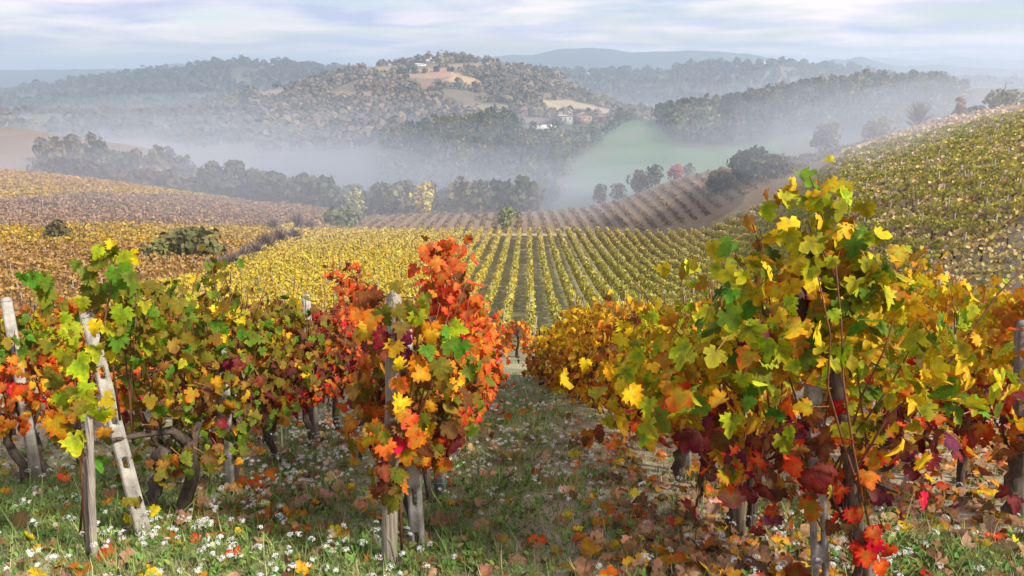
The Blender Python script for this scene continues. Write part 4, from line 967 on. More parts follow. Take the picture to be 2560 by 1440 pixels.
    q = rng.choice(n, min(n, 150), replace=False); e = P[q]; b0 = e - R[q][:, :, 1] * (sz[q] * 0.75)[:, None] - np.stack([nn_[0] * side_of(e, nn_) * 0.02, nn_[1] * side_of(e, nn_) * 0.02, 0 * sz[q]], 1)
    w_ = R[q][:, :, 0] * 0.0022
    sV = np.stack([b0 - w_, b0 + w_, e + w_ * 0.7, e - w_ * 0.7], 1).reshape(-1, 3); sF = np.arange(len(sV)).reshape(-1, 4)
    o = link('leaf_stalks', mesh_np('leaf_stalks', sV, sF, M_CANE, col=np.tile([[0.26, 0.13, 0.05]], (len(sV), 1))), root); o['kind'] = 'stuff'
    return root
def side_of(e, nn_): return np.sign(e[:, 0] * nn_[0] + e[:, 1] * nn_[1])
def add_leaves(root, P, R, sz, keys):
    global nleaf_obj
    n = len(P)
    for i in range(min(n, 290)):
        o = bpy.data.objects.new('leaf', LEAF[keys[i]][rng.integers(0, LV)]); COL.objects.link(o); o.parent = root
        s = float(sz[i])
        M4 = Matrix(R[i].tolist()).to_4x4() @ Matrix.Diagonal((s, s, s, 1)); M4.translation = Vector(P[i]); o.matrix_local = M4
    nleaf_obj += min(n, 290)
    if n > 290:
        o = link('foliage', leaf_mass(P[290:], R[290:], sz[290:], keys[290:]).mesh('foliage', M_MASS), root); o['kind'] = 'stuff'
def line_row(pts):
    pts = np.array(pts, float)
    return lambda y: float(np.interp(y, pts[:, 1], pts[:, 0]) + (0 if pts[0, 1] <= y <= pts[-1, 1] else ((pts[-1, 0] - pts[-2, 0]) / (pts[-1, 1] - pts[-2, 1]) * (y - pts[-1, 1]) if y > pts[-1, 1] else (pts[1, 0] - pts[0, 0]) / (pts[1, 1] - pts[0, 1]) * (y - pts[0, 1]))))
RL = {'left': line_row([(-2.40, 4.59), (-2.06, 7.7), (-1.80, 10.5)]), 'centre': line_row([(-0.62, 4.3), (-0.56, 7.0), (-0.60, 9), (-0.78, 13)]),
      'right': line_row([(1.62, 3.7), (1.43, 6.1), (1.38, 7.4), (1.24, 9), (1.0, 11), (0.75, 13)]), 'outer right': line_row([(3.56, 5), (3.42, 9), (3.1, 13)]),
      'outer left': line_row([(-4.05, 6.1), (-3.6, 10), (-3.2, 14)]), 'far left': line_row([(-5.9, 6), (-5.3, 10)]), 'far right': line_row([(5.5, 6), (5.2, 12)])}
RNAME = {'left': 'leaning post row', 'centre': 'wooden post row', 'right': 'tall golden row', 'outer right': 'outer right row', 'outer left': 'outer left row', 'far left': 'farthest left row', 'far right': 'farthest right row'}
def place_row(key, specs):
    f = RL[key]
    for i, (y, kw) in enumerate(specs):
        x = f(y); d = (f(y + 0.5) - f(y - 0.5), 1.0)
        kw = dict(kw); desc = kw.pop('desc', 'autumn')
        vine(x, y, d, f'{desc} leaved vine, {ordn(i)} from the near end of the {RNAME[key]}', 'grapevines of the near rows', **kw)
# weights
gL = dict(L=5, G=4, Y=1, V=1); mixV = dict(V=4, G=1, Y=0.9, M=1.2, B=2.2, N=2.2, O=0.6); mixB = dict(B=3.5, N=2, V=2, M=0.8, R=0.8, Y=0.6); redd = dict(R=6, S=1.5, B=1.5)
orn = dict(T=3, N=2, V=2, O=1.5, B=1.2, Y=0.6); sal = dict(S=4.5, T=1.5, R=4.5, O=0.8); orgold = dict(T=2, O=4, N=1.5, Y=1)
limy = dict(L=3.5, Y=3.5, G=1.2, M=1.5, O=1); gold = dict(O=3, Y=4.5, N=0.5, T=0.5); bro = dict(N=2.2, O=3.5, T=2, B=0.5, Y=1.5); yel = dict(Y=4, O=3, L=1.2, T=0.8)
lowR = dict(B=3, R=3, T=2, M=1); lowB = dict(B=4, R=2, M=1, P=1)
place_row('left', [
 (5.05, dict(wts=dict(V=4, G=2, L=0.6, M=1, O=0.8, B=1.3, N=1.3), top=1.74, bot=0.35, n=210, size=(0.11, 0.16), low=dict(G=3, V=3, O=1, N=1), desc='green and olive', topw=dict(G=2.5, L=0.8, V=3.5), lean=-0.1, trunk_r=0.055)),
 (5.9, dict(wts=mixV, top=1.74, bot=0.38, n=230, size=(0.10, 0.145), low=dict(V=2, O=1, B=2, M=1, G=2), desc='olive and yellow', topw=dict(V=4, G=3, Y=0.6, L=1), spires=((0.1, 0, 1.95),))),
 (6.75, dict(wts=mixV, top=1.66, bot=0.48, n=230, size=(0.10, 0.14), low=dict(B=3, M=2, N=1, R=1), desc='olive and rust', topw=dict(V=4, N=1.5, G=1.5, B=1))),
 (7.6, dict(wts=mixB, top=1.58, bot=0.5, n=230, size=(0.10, 0.14), low=lowR, desc='burgundy', topw=dict(V=2, B=2, N=2))),
 (8.5, dict(wts=dict(R=5, B=2, N=1, S=1.5), top=1.62, bot=0.55, n=240, size=(0.10, 0.14), low=lowR, desc='dark red')),
 (9.4, dict(wts=redd, top=1.7, bot=0.5, n=230, size=(0.10, 0.14), desc='bright red', spires=((0, 0, 2.05), (0.3, 0.1, 1.95), (-0.3, 0.1, 1.95)))),
 (10.3, dict(wts=redd, top=1.55, bot=0.5, n=200, size=(0.10, 0.14), desc='scarlet', indiv=False)),
 (11.2, dict(wts=mixB, top=1.5, n=200, indiv=False, desc='dull burgundy')), (12.1, dict(wts=orn, top=1.5, n=200, indiv=False, desc='rusty')), (13.0, dict(wts=orn, top=1.5, n=200, indiv=False, desc='orange brown'))])
place_row('centre', [
 (4.55, dict(wts=dict(T=2.5, N=2.5, V=3, B=1.5, O=1.5, Y=0.7, G=0.6), top=1.60, bot=0.55, half=0.25, length=0.7, n=170, size=(0.12, 0.17), low=dict(T=3, O=2, R=1.5, M=2, B=1), desc='olive, orange and brown', lean=0.05)),
 (5.35, dict(wts=dict(V=2.5, G=2.2, T=2, O=1.5, N=1.5, R=0.6), top=1.62, bot=0.55, half=0.30, n=190, size=(0.11, 0.155), low=dict(V=2, R=2, B=1.5, G=1), desc='green and orange', topw=dict(T=1.5, N=1.5, R=4, S=1), spires=((0.15, -0.10, 2.04), (0.05, -0.06, 1.92), (0.3, -0.12, 1.85)))),
 (6.2, dict(wts=dict(T=3, S=2, O=1.5, V=1, R=1.5), top=1.66, bot=0.5, half=0.33, n=220, size=(0.10, 0.145), low=dict(R=4, B=1.5, T=1), desc='salmon orange', topw=dict(S=2.5, R=3.5, T=1), spires=((-0.2, -0.1, 1.84),))),
 (7.1, dict(wts=sal, top=1.66, bot=0.5, half=0.36, n=230, size=(0.10, 0.14), low=dict(R=3, S=2, B=1), desc='coral red')),
 (8.0, dict(wts=sal, top=1.62, bot=0.5, half=0.32, n=230, size=(0.10, 0.14), desc='red orange')),
 (8.9, dict(wts=dict(S=4, T=4, O=2), top=1.60, bot=0.5, half=0.30, n=220, size=(0.10, 0.14), desc='light orange red')),
 (9.8, dict(wts=dict(T=4, O=3, S=2), top=1.5, half=0.28, n=200, indiv=False, desc='orange')), (10.7, dict(wts=orgold, top=1.45, half=0.27, n=200, indiv=False, desc='golden orange')),
 (11.6, dict(wts=orgold, top=1.4, n=190, indiv=False, desc='dull gold')), (12.5, dict(wts=orgold, top=1.3, n=180, indiv=False, desc='faded gold'))])
place_row('right', [
 (3.64, dict(tx=0.17, shear=-0.13, wts=limy, top=1.84, bot=0.50, half=0.66, length=0.95, n=330, size=(0.12, 0.18), low=lowB, lowh=1.0, desc='lime and yellow', topw=dict(L=4, Y=2, G=1.5, M=2), spires=((-0.02, 0.02, 2.20), (0.05, -0.04, 2.14), (0.0, 0.0, 2.0), (0.1, 0.22, 1.95), (0.05, -0.18, 1.96)), sparse_low=0.66, trunk_r=0.026)),
 (4.6, dict(shear=-0.12, wts=limy, top=1.74, bot=0.70, half=0.60, n=310, size=(0.12, 0.17), low=dict(O=2, T=2, R=1, N=1), desc='yellow and lime', topw=dict(L=3, Y=3, M=1), sparse_low=0.5)),
 (5.6, dict(shear=-0.06, wts=dict(Y=4, O=2, L=1, M=1, N=0.6), top=1.64, bot=0.55, half=0.48, n=270, size=(0.11, 0.16), low=dict(O=3, Y=2, N=1, T=2), desc='clear yellow', sparse_low=0.4, topw=dict(Y=3, L=2, G=0.8, O=1))),
 (6.45, dict(wts=dict(O=3, Y=2, N=2, T=1, G=0.4), top=1.5, bot=0.45, half=0.38, n=240, size=(0.10, 0.145), low=bro, desc='gold and brown', sparse_low=0.3)),
 (7.3, dict(wts=bro, top=1.52, bot=0.4, half=0.38, n=240, size=(0.10, 0.14), low=dict(N=3, O=2, B=1), desc='rusty brown', sparse_low=0.3)),
 (8.2, dict(wts=dict(N=3, O=3, T=2, Y=0.6, B=0.6), top=1.52, bot=0.25, half=0.38, n=250, size=(0.10, 0.14), desc='orange brown')),
 (9.1, dict(wts=gold, top=1.56, bot=0.2, half=0.38, n=240, size=(0.10, 0.14), low=bro, desc='deep gold')),
 (10.0, dict(wts=dict(Y=4, O=3, L=0.5), top=1.5, half=0.38, bot=0.15, n=250, low=bro, indiv=False, desc='bright gold')), (10.9, dict(wts=gold, top=1.45, half=0.36, bot=0.1, n=250, low=bro, indiv=False, desc='golden')),
 (11.8, dict(wts=gold, top=1.25, half=0.36, bot=0.08, n=240, low=bro, indiv=False, desc='gold and rust')), (12.7, dict(wts=gold, top=1.05, half=0.36, bot=0.05, n=220, low=bro, indiv=False, desc='low gold')), (13.6, dict(wts=bro, top=0.9, half=0.36, bot=0.05, n=200, indiv=False, desc='low brown gold'))])
yl2 = dict(Y=5, O=3, L=0.7, T=0.8)
place_row('outer right', [
 (4.85, dict(wts=dict(O=3, Y=2, T=2, R=1, V=0.6), top=1.60, bot=0.5, half=0.34, n=230, size=(0.11, 0.155), low=dict(B=3, R=3, T=2), lowh=0.95, desc='orange and dark red', topw=dict(T=3, O=3))),
 (5.7, dict(wts=yl2, top=1.66, bot=0.5, half=0.36, n=240, size=(0.10, 0.145), low=lowR, lowh=0.95, desc='yellow over red', topw=dict(Y=4, O=3, L=1))),
 (6.55, dict(wts=yl2, top=1.75, bot=0.55, half=0.36, n=240, size=(0.10, 0.145), low=lowR, desc='golden yellow', topw=dict(Y=4, O=3, L=1.5), spires=((0, 0.1, 2.0),))),
 (7.4, dict(wts=yl2, top=1.72, bot=0.55, half=0.36, n=240, size=(0.10, 0.14), low=dict(O=3, T=2, R=1), desc='sunny yellow')),
 (8.3, dict(wts=yl2, top=1.66, bot=0.55, half=0.36, n=220, low=dict(O=3, T=2), indiv=False, desc='amber')), (9.2, dict(wts=gold, top=1.6, n=220, indiv=False, desc='deep amber')),
 (10.1, dict(wts=gold, top=1.6, n=200, indiv=False, desc='old gold')), (11.0, dict(wts=gold, top=1.6, n=200, indiv=False, desc='pale gold')), (11.9, dict(wts=gold, top=1.55, n=200, indiv=False, desc='dull amber'))])
place_row('outer left', [
 (6.0, dict(wts=dict(L=3, G=2, O=1.5, V=1), top=1.5, bot=0.5, half=0.3, n=170, size=(0.11, 0.16), low=dict(T=3, O=2, R=1), lowh=1.1, desc='green over orange')),
 (6.75, dict(wts=dict(T=3, O=3, N=1.5, V=1, R=0.6), top=1.5, bot=0.5, half=0.34, n=230, size=(0.10, 0.145), low=dict(T=3, R=1, N=1), desc='orange')),
 (7.6, dict(wts=dict(T=3, O=2, N=2, R=1), top=1.5, bot=0.5, half=0.34, n=230, size=(0.10, 0.14), desc='burnt orange')),
 (8.5, dict(wts=orn, top=1.5, n=220, indiv=False, desc='rust')), (9.4, dict(wts=dict(R=2, T=3, B=1), top=1.5, n=220, indiv=False, desc='rust red')), (10.3, dict(wts=orn, top=1.5, n=200, indiv=False, desc='brown orange')), (11.2, dict(wts=mixB, top=1.5, n=200, indiv=False, desc='dark red brown')), (12.1, dict(wts=orn, top=1.45, n=180, indiv=False, desc='dull orange'))])
place_row('far left', [(y, dict(wts=orgold if j % 2 else orn, top=1.45, n=200, indiv=False, desc=dsc)) for j, (y, dsc) in enumerate([(8.2, 'gold brown'), (9.1, 'orange brown'), (10.0, 'amber'), (10.9, 'rusty'), (11.8, 'faded orange')])])
place_row('far right', [(y, dict(wts=gold, top=1.55, n=200, indiv=False, desc=dsc)) for y, dsc in [(8.6, 'gold'), (9.5, 'amber'), (10.4, 'yellow'), (11.3, 'dull gold')]])
vine(0.12, 18.6, (0.03, 1), 'small red vine at the crest where the path drops away', 'grapevines of the near rows', wts=dict(R=3, T=3, O=2), top=0.95, bot=0.2, n=120, indiv=False)

# extra leaves hanging on shoots, placed by the photo: (px, py, distance, size, palette)
def shoot_plant(label, basepx, D0, leaves, stems=(), seedn=0):
    b = at(basepx[0], basepx[1], D0); z0 = float(H(b[0], b[1])); root = empty('vine_shoot', (b[0], b[1], z0)); tag(root, label, 'vine shoot', 'leafy shoots on the near posts')
    P = []; K = []; Sz = []
    for px, py, D, s, kk in leaves:
        P.append(at(px, py, D) - np.array([b[0], b[1], z0])); K.append(kk); Sz.append(s * rng.uniform(0.62, 0.82))
        for _q in range(1):
            P.append(P[-1] + rng.normal(0, 1, 3) * np.array([0.06, 0.03, 0.06])); K.append(kk if rng.random() < 0.5 else 'N' if kk in 'TONRBP' else 'V'); Sz.append(Sz[-1] * rng.uniform(0.6, 0.95))
    P = np.array(P); n = len(P); nrm = np.array([[0.0, -1.0, 0.45]]) + rng.normal(0, 0.33, (n, 3)); R = frames(nrm, rng.normal(0, 0.5, n))
    add_leaves(root, P - R[:, :, 1] * (np.array(Sz) * 0.35)[:, None], R, np.array(Sz), np.array(K))
    for st in stems:
        Q = np.array([at(*q) for q in st]) - np.array([b[0], b[1], z0])
        mb = MB(); mb.add(*tube(Q, np.linspace(0.0085, 0.004, len(Q)), 6), CANEC); link('cane', mb.mesh('cane', M_CANE, True), root)
    return root
shoot_plant('bright green leaves climbing past the leaning concrete post', (225, 1400), 4.35,
  [(85, 705, 4.4, .17, 'G'), (112, 745, 4.4, .16, 'G'), (75, 690, 4.42, .14, 'V'), (270, 640, 4.55, .18, 'V'), (310, 650, 4.5, .17, 'L'), (250, 660, 4.5, .16, 'V'), (300, 690, 4.4, .19, 'G'), (230, 700, 4.5, .14, 'G'), (330, 640, 4.6, .14, 'Y'),
   (205, 760, 4.4, .15, 'L'), (160, 795, 4.35, .13, 'L'), (180, 830, 4.3, .20, 'L'), (300, 790, 4.25, .19, 'L'), (295, 855, 4.25, .18, 'G'), (340, 775, 4.4, .15, 'L'), (400, 810, 4.5, .14, 'L'), (160, 895, 4.2, .19, 'L'), (205, 920, 4.2, .21, 'L'),
   (150, 1000, 4.25, .17, 'L'), (190, 990, 4.2, .15, 'L'), (225, 995, 4.2, .14, 'L'), (265, 1000, 4.15, .16, 'Y'), (250, 1040, 4.1, .20, 'L'), (145, 1065, 4.1, .19, 'M'), (190, 1110, 4.1, .18, 'L'), (260, 1085, 4.15, .13, 'O'), (120, 720, 4.4, .15, 'G'), (140, 960, 4.3, .14, 'V'), (235, 820, 4.35, .15, 'Y'), (330, 1250, 4.5, .14, 'V'), (325, 1290, 4.5, .13, 'Y'), (350, 1225, 4.6, .12, 'G'),
   (280, 720, 4.5, .16, 'G'), (255, 735, 4.55, .15, 'V'), (215, 730, 4.5, .14, 'V'), (325, 720, 4.55, .15, 'G'), (110, 700, 4.45, .14, 'L'), (175, 860, 4.3, .16, 'L'), (240, 880, 4.3, .15, 'L'), (120, 870, 4.3, .14, 'V'), (215, 1045, 4.2, .14, 'L')],
  stems=[[(215, 1380, 4.35), (205, 1200, 4.3), (190, 1000, 4.3), (180, 820, 4.35), (110, 720, 4.45)], [(228, 1390, 4.35), (225, 1150, 4.3), (230, 950, 4.3), (270, 760, 4.45), (290, 640, 4.5)], [(300, 1050, 4.4), (280, 900, 4.35), (310, 780, 4.35), (380, 740, 4.5)], [(200, 1330, 4.3), (212, 1180, 4.25), (196, 1020, 4.2)]])
shoot_plant('orange and dark leaves around the grey wooden end post', (990, 1395), 4.12,
  [(1000, 1010, 4.0, .17, 'O'), (1020, 1050, 4.0, .16, 'T'), (1050, 1060, 4.05, .16, 'V'), (1035, 1095, 4.0, .17, 'T'), (985, 1080, 4.0, .13, 'N'), (925, 1090, 4.0, .19, 'M'), (965, 1125, 3.95, .17, 'S'), (945, 1070, 4.02, .15, 'T'), (1060, 1120, 4.05, .16, 'N'), (1015, 1140, 4.0, .16, 'T'),
   (960, 1180, 4.0, .16, 'N'), (990, 1190, 4.0, .15, 'V'), (930, 1190, 4.0, .14, 'V'), (955, 1215, 3.98, .15, 'N'), (975, 1240, 3.98, .15, 'V'), (940, 1230, 4.0, .14, 'N'), (1010, 1215, 4.0, .14, 'T'), (985, 870, 4.0, .15, 'Y'), (955, 870, 4.0, .16, 'N'), (1000, 880, 4.0, .16, 'P'), (930, 800, 4.0, .16, 'T'), (950, 850, 4.0, .15, 'B'), (960, 790, 4.0, .15, 'V'), (1010, 830, 3.98, .17, 'P'), (1045, 800, 4.05, .15, 'L'),
   (1070, 880, 4.05, .16, 'G'), (1120, 860, 4.2, .17, 'G'), (1150, 870, 4.3, .17, 'G'), (1140, 820, 4.3, .15, 'L'), (1060, 770, 4.1, .14, 'L'), (1080, 830, 4.1, .17, 'O'), (1090, 930, 4.15, .17, 'V'), (1060, 960, 4.1, .16, 'N'), (1110, 980, 4.2, .16, 'V'), (1040, 920, 4.05, .17, 'O'), (1020, 780, 4.05, .14, 'V'), (915, 830, 4.1, .15, 'O'), (900, 770, 4.15, .16, 'T'), (935, 745, 4.15, .14, 'N'), (1050, 1150, 4.05, .15, 'O'), (1075, 1075, 4.1, .15, 'O'), (1000, 960, 4.0, .15, 'T'), (1090, 1130, 4.1, .15, 'V'), (1000, 1110, 4.0, .15, 'R')],
  stems=[[(1005, 1390, 4.12), (1000, 1250, 4.1), (1020, 1100, 4.1), (1030, 950, 4.1), (1050, 800, 4.15)], [(1030, 1080, 4.15), (1080, 960, 4.2), (1100, 860, 4.25), (1050, 745, 4.2), (940, 740, 4.2)]])
shoot_plant('dark red leaves low on the split stake at the right', (2165, 1440), 3.72,
  [(1950, 1130, 3.8, .15, 'B'), (1920, 1110, 3.85, .14, 'R'), (1960, 1160, 3.8, .14, 'R'), (2010, 1185, 3.7, .13, 'M'), (2065, 1210, 3.6, .16, 'R'), (2020, 1260, 3.6, .12, 'R'), (2010, 1190, 3.7, .12, 'B'), (2080, 1190, 3.65, .15, 'R'), (2050, 1110, 3.65, .16, 'B'), (2030, 1120, 3.7, .14, 'B'), (2120, 1020, 3.6, .15, 'R'), (2080, 1020, 3.65, .14, 'R'),
   (2150, 1380, 3.55, .14, 'R'), (2180, 1370, 3.55, .13, 'R'), (2190, 1360, 3.58, .13, 'S'), (2165, 1395, 3.5, .14, 'R'), (2120, 1310, 3.6, .13, 'N'), (2130, 1290, 3.6, .12, 'R'), (2175, 1190, 3.6, .15, 'B'), (2150, 1210, 3.62, .14, 'R'), (2180, 1150, 3.6, .15, 'S'), (2130, 1100, 3.62, .13, 'L'), (2150, 1070, 3.6, .12, 'L'), (2120, 1150, 3.64, .12, 'Y'), (2160, 1130, 3.6, .13, 'O'), (2190, 1100, 3.62, .13, 'Y'), (2100, 1060, 3.66, .13, 'M'), (2140, 1010, 3.64, .12, 'L'), (2170, 1050, 3.64, .12, 'Y'),
   (1990, 740, 3.6, .19, 'B'), (2005, 760, 3.58, .19, 'P'), (1890, 830, 3.5, .17, 'P'), (2010, 690, 3.6, .15, 'M'), (2050, 780, 3.55, .18, 'G'), (2040, 750, 3.6, .15, 'G'), (1900, 950, 3.5, .17, 'G'), (1880, 975, 3.5, .16, 'G'), (1955, 880, 3.5, .16, 'L'), (1920, 900, 3.5, .16, 'L'), (2270, 870, 3.8, .18, 'M'), (2300, 890, 3.8, .16, 'R'), (2160, 730, 3.6, .17, 'L'), (2145, 745, 3.6, .17, 'L'), (1650, 850, 4.2, .17, 'M'), (1590, 890, 4.3, .13, 'L'),
   (1830, 1200, 4.2, .14, 'L'), (1815, 1185, 4.2, .12, 'G'), (1850, 1190, 4.2, .12, 'Y'), (1790, 1135, 4.4, .14, 'L'), (1830, 880, 3.9, .17, 'Y'), (1740, 915, 4.2, .18, 'O'), (1640, 960, 4.4, .17, 'Y'), (1550, 1035, 5.2, .18, 'Y'), (1590, 1025, 5.2, .18, 'Y'), (1520, 1055, 5.3, .15, 'L'), (1470, 1090, 5.4, .15, 'T'), (1470, 1110, 5.4, .12, 'O'), (1500, 1095, 5.4, .12, 'B')],
  stems=[[(2160, 1440, 3.7), (2120, 1330, 3.68), (2060, 1190, 3.65), (1960, 1130, 3.8)], [(2190, 1400, 3.6), (2160, 1250, 3.62), (2165, 1100, 3.62), (2140, 900, 3.62)], [(2010, 1240, 3.65), (2060, 1330, 3.62)], [(1850, 1190, 4.2), (1900, 1150, 4.1), (1925, 1090, 3.95)]])

# ================================================================== posts
def slotted_post(name, base, top, w, dp, slots, label, rz=0.0, tie=None, col=(0.36, 0.335, 0.29)):
    base = np.array(base, float); top = np.array(top, float); L = float(np.linalg.norm(top - base))
    root = empty(name, base); tag(root, label, 'post', 'concrete vineyard posts')
    zs = [-0.25]; solid = []
    for a, b in slots: zs += [a, b]; solid += [True, False]
    zs += [L - 0.03]; solid += [True]; zs = np.array(zs); xs_ = np.array([-w / 2, -w * 0.17, w * 0.17, w / 2]); nz_ = len(zs)
    V = []; ix = {}
    tp = np.interp(zs, [0, L], [1.0, 0.86])
    for s, yy in enumerate((-dp / 2, dp / 2)):
        for i, z in enumerate(zs):
            for j, xx in enumerate(xs_): ix[s, i, j] = len(V); V.append([xx * tp[i], yy * tp[i], z])
    cells = {(i, j): (solid[i] or j != 1) for i in range(nz_ - 1) for j in range(3)}
    F = []
    for (i, j), ok in cells.items():
        if not ok: continue
        F.append([ix[0, i, j], ix[0, i, j + 1], ix[0, i + 1, j + 1], ix[0, i + 1, j]]); F.append([ix[1, i, j], ix[1, i + 1, j], ix[1, i + 1, j + 1], ix[1, i, j + 1]])
        for di, dj, e in ((0, -1, ((i, j), (i + 1, j))), (0, 1, ((i, j + 1), (i + 1, j + 1))), (-1, 0, ((i, j), (i, j + 1))), (1, 0, ((i + 1, j), (i + 1, j + 1)))):
            if not cells.get((i + di, j + dj), False):
                a, b = e; F.append([ix[0, *a], ix[0, *b], ix[1, *b], ix[1, *a]])
    bm_me = mesh_np('shaft', np.array(V), np.array(F), M_CONC, col=np.tile(np.array(col), (len(V), 1)))
    import bmesh
    bm = bmesh.new(); bm.from_mesh(bm_me); bmesh.ops.recalc_face_normals(bm, faces=bm.faces)
    bmesh.ops.bevel(bm, geom=[e for e in bm.edges if len(e.link_faces) == 2 and e.calc_face_angle(0) > 0.6], offset=0.006, segments=2, affect='EDGES')
    # rounded head
    bm.to_mesh(bm_me); bm.free()
    z = (top - base) / L
    yv = Vector((math.sin(rz), math.cos(rz), 0)); zv = Vector(z); xv = yv.cross(zv).normalized(); yv = zv.cross(xv).normalized()
    Mt = Matrix((xv, yv, zv)).transposed()
    o = link('shaft', bm_me, root); o.matrix_local = Mt.to_4x4()
    hm = MB(); k = 8; an = np.linspace(0, math.pi, k); r_ = w * 0.43
    Vh = [[-math.cos(a) * r_, s * dp * 0.43, L - 0.032 + math.sin(a) * r_ * 0.75] for s in (-1, 1) for a in an]
    Fh = [[i, i + 1, k + i + 1] for i in range(k - 1)] + [[i, k + i + 1, k + i] for i in range(k - 1)] + [[0, i + 1, i] for i in range(1, k - 1)] + [[k, k + i, k + i + 1] for i in range(1, k - 1)]
    hm.add(Vh, Fh, col); o = link('head', hm.mesh('head', M_CONC), root); o.matrix_local = Mt.to_4x4()
    if tie is not None:
        t_ = MB(); an = np.linspace(0, 2 * math.pi, 13)
        ring = [[math.cos(a) * w * 0.62, math.sin(a) * dp * 0.66, tie + 0.01 * math.sin(3 * a)] for a in an]
        t_.add(*tube(ring, 0.005, 5, cap=False), (0.03, 0.22, 0.17)); o = link('tie', t_.mesh('tie', M_WIRE), root); o.matrix_local = Mt.to_4x4()
    return root
SL = [(0.22, 0.30), (0.50, 0.585), (0.80, 0.885), (1.10, 1.185)]
def post_px(bx, by, tx, ty, w, dp, label, slots=SL, rz=0.0, tie=None, dtop=0.0, **k):
    b = gp(bx, by); t = at(tx, ty, b[1] + dtop); return slotted_post('concrete_post', b, t, w, dp, slots, label, rz, tie, **k)
post_px(362, 1345, 214, 778, 0.092, 0.07, 'leaning pale concrete post with slots among bright green leaves', rz=-0.55)
post_px(95, 1205, 14, 742, 0.085, 0.06, 'leaning concrete post at the left edge of the photo', slots=[], rz=-0.3)
post_px(575, 1226, 552, 820, 0.085, 0.06, 'slim concrete post under the olive leaved vine of the left row', slots=[])
post_px(788, 1108, 764, 735, 0.085, 0.065, 'upright pale concrete post with its head above the burgundy vine', slots=[], rz=0.3)
post_px(900, 1046, 890, 745, 0.075, 0.06, 'thin whitish post under the bright red vine', slots=[])
post_px(1045, 1362, 1010, 800, 0.085, 0.06, 'slotted concrete post with teal twine beside the grey wooden end post', slots=[(0.03, 0.12), (0.30, 0.42), (0.72, 0.82)], rz=0.15, tie=0.62)
post_px(1101, 1250, 1085, 790, 0.085, 0.06, 'plain concrete post with teal twine behind the slotted one', slots=[], tie=0.13)
post_px(1166, 1112, 1150, 765, 0.08, 0.06, 'short looking post under the red leaves of the centre row', slots=[])
post_px(2052, 1470, 2020, 618, 0.082, 0.06, 'tall slotted concrete end post inside the tall lime vine', slots=[(0.04, 0.16), (0.26, 0.44), (0.60, 0.74), (0.94, 1.06)], rz=0.12, col=(0.32, 0.30, 0.265))
post_px(2232, 1162, 2312, 722, 0.085, 0.07, 'grey post leaning right between the lime vine and the yellow row', slots=[], rz=0.4, col=(0.27, 0.24, 0.20))
post_px(2542, 1292, 2556, 800, 0.085, 0.065, 'post at the right edge under dark red leaves', slots=[], col=(0.25, 0.22, 0.19))
post_px(1716, 1188, 1712, 800, 0.08, 0.06, 'grey post right behind the thick stump of the golden row', slots=[], col=(0.27, 0.25, 0.24))
post_px(1624, 1122, 1612, 770, 0.08, 0.06, 'brownish post in the middle of the golden row', slots=[], col=(0.22, 0.18, 0.15))
post_px(1527, 1038, 1568, 788, 0.085, 0.06, 'grey post showing between the brown leaves of the golden row', slots=[], rz=0.3, col=(0.27, 0.26, 0.26))
post_px(1432, 1002, 1436, 860, 0.07, 0.06, 'short light post near the far end of the golden row', slots=[], col=(0.30, 0.27, 0.23))
post_px(2372, 1075, 2385, 760, 0.08, 0.06, 'dark post deep inside the yellow row', slots=[], col=(0.17, 0.14, 0.12))
def round_post(name, b, t, r0, label, n=12, col=(0.25, 0.20, 0.15), jag=True):
    b = np.array(b, float); t = np.array(t, float); root = empty(name, b); tag(root, label, 'wooden stake' if 'stake' in name else 'wooden post')
    v = t - b; L = np.linalg.norm(v); k = 12; f = np.concatenate([[-0.15 / L], np.linspace(0.02, 0.96, k), [0.985, 1.0]]); P = v[None] * f[:, None] + rng.normal(0, r0 * 0.07, (len(f), 3)); R = np.full(len(f), r0) * rng.uniform(0.95, 1.05, len(f)); R[-2] *= 0.82; R[-1] *= 0.45
    V, F = tube(P, R, n); ang = np.tile(rng.uniform(0.86, 1.12, n), len(f))           # grooves run the full length
    ctr = np.repeat(P, n, 0); V[:len(ang)] = ctr + (V[:len(ang)] - ctr) * ang[:, None]
    m = MB(); m.add(V, F, col); link('shaft', m.mesh('shaft', M_WOOD), root)
    return root
b = gp(972, 1402); r_ = round_post('wooden_post', b, at(986, 733, b[1]), 0.044, 'old grey wooden end post with rounded head in the middle of the photo', 14, (0.30, 0.26, 0.20))
for zt_ in (1.36, 0.42):
    m = MB(); an = np.linspace(0, 2 * math.pi, 15); m.add(*tube([[0.02 * zt_ + math.cos(a) * 0.06, math.sin(a) * 0.06, zt_ + 0.008 * math.sin(2 * a)] for a in an], 0.004, 5, cap=False), (0.10, 0.08, 0.07)); link('wire_tie', m.mesh('wire_tie', M_WIRE), r_)
b = gp(1852, 1352); round_post('wooden_post', b, at(1842, 930, b[1] + 0.02), 0.033, 'round brown wooden post below the yellow leaves right of the path', 12, (0.22, 0.17, 0.115))
b = gp(236, 1402); round_post('wooden_stake', b, at(222, 1035, b[1]), 0.020, 'split grey stake in front of the leaning concrete post', 7, (0.33, 0.29, 0.24))
b2 = gp(222, 1395); round_post('wooden_stake', b2, at(215, 1150, b2[1]), 0.016, 'short weathered stake bound to the split grey one', 7, (0.28, 0.24, 0.20))
b = at(2175, 1470, 3.62); round_post('wooden_stake', [b[0], b[1], float(H(b[0], b[1]))], at(2085, 905, 3.66), 0.032, 'dark split stake leaning left beside the tall slotted post', 9, (0.16, 0.125, 0.10))
b = gp(706, 1128); round_post('wooden_stake', b, at(700, 1020, b[1]), 0.008, 'thin bamboo cane standing in the white flowers', 6, (0.48, 0.42, 0.24))
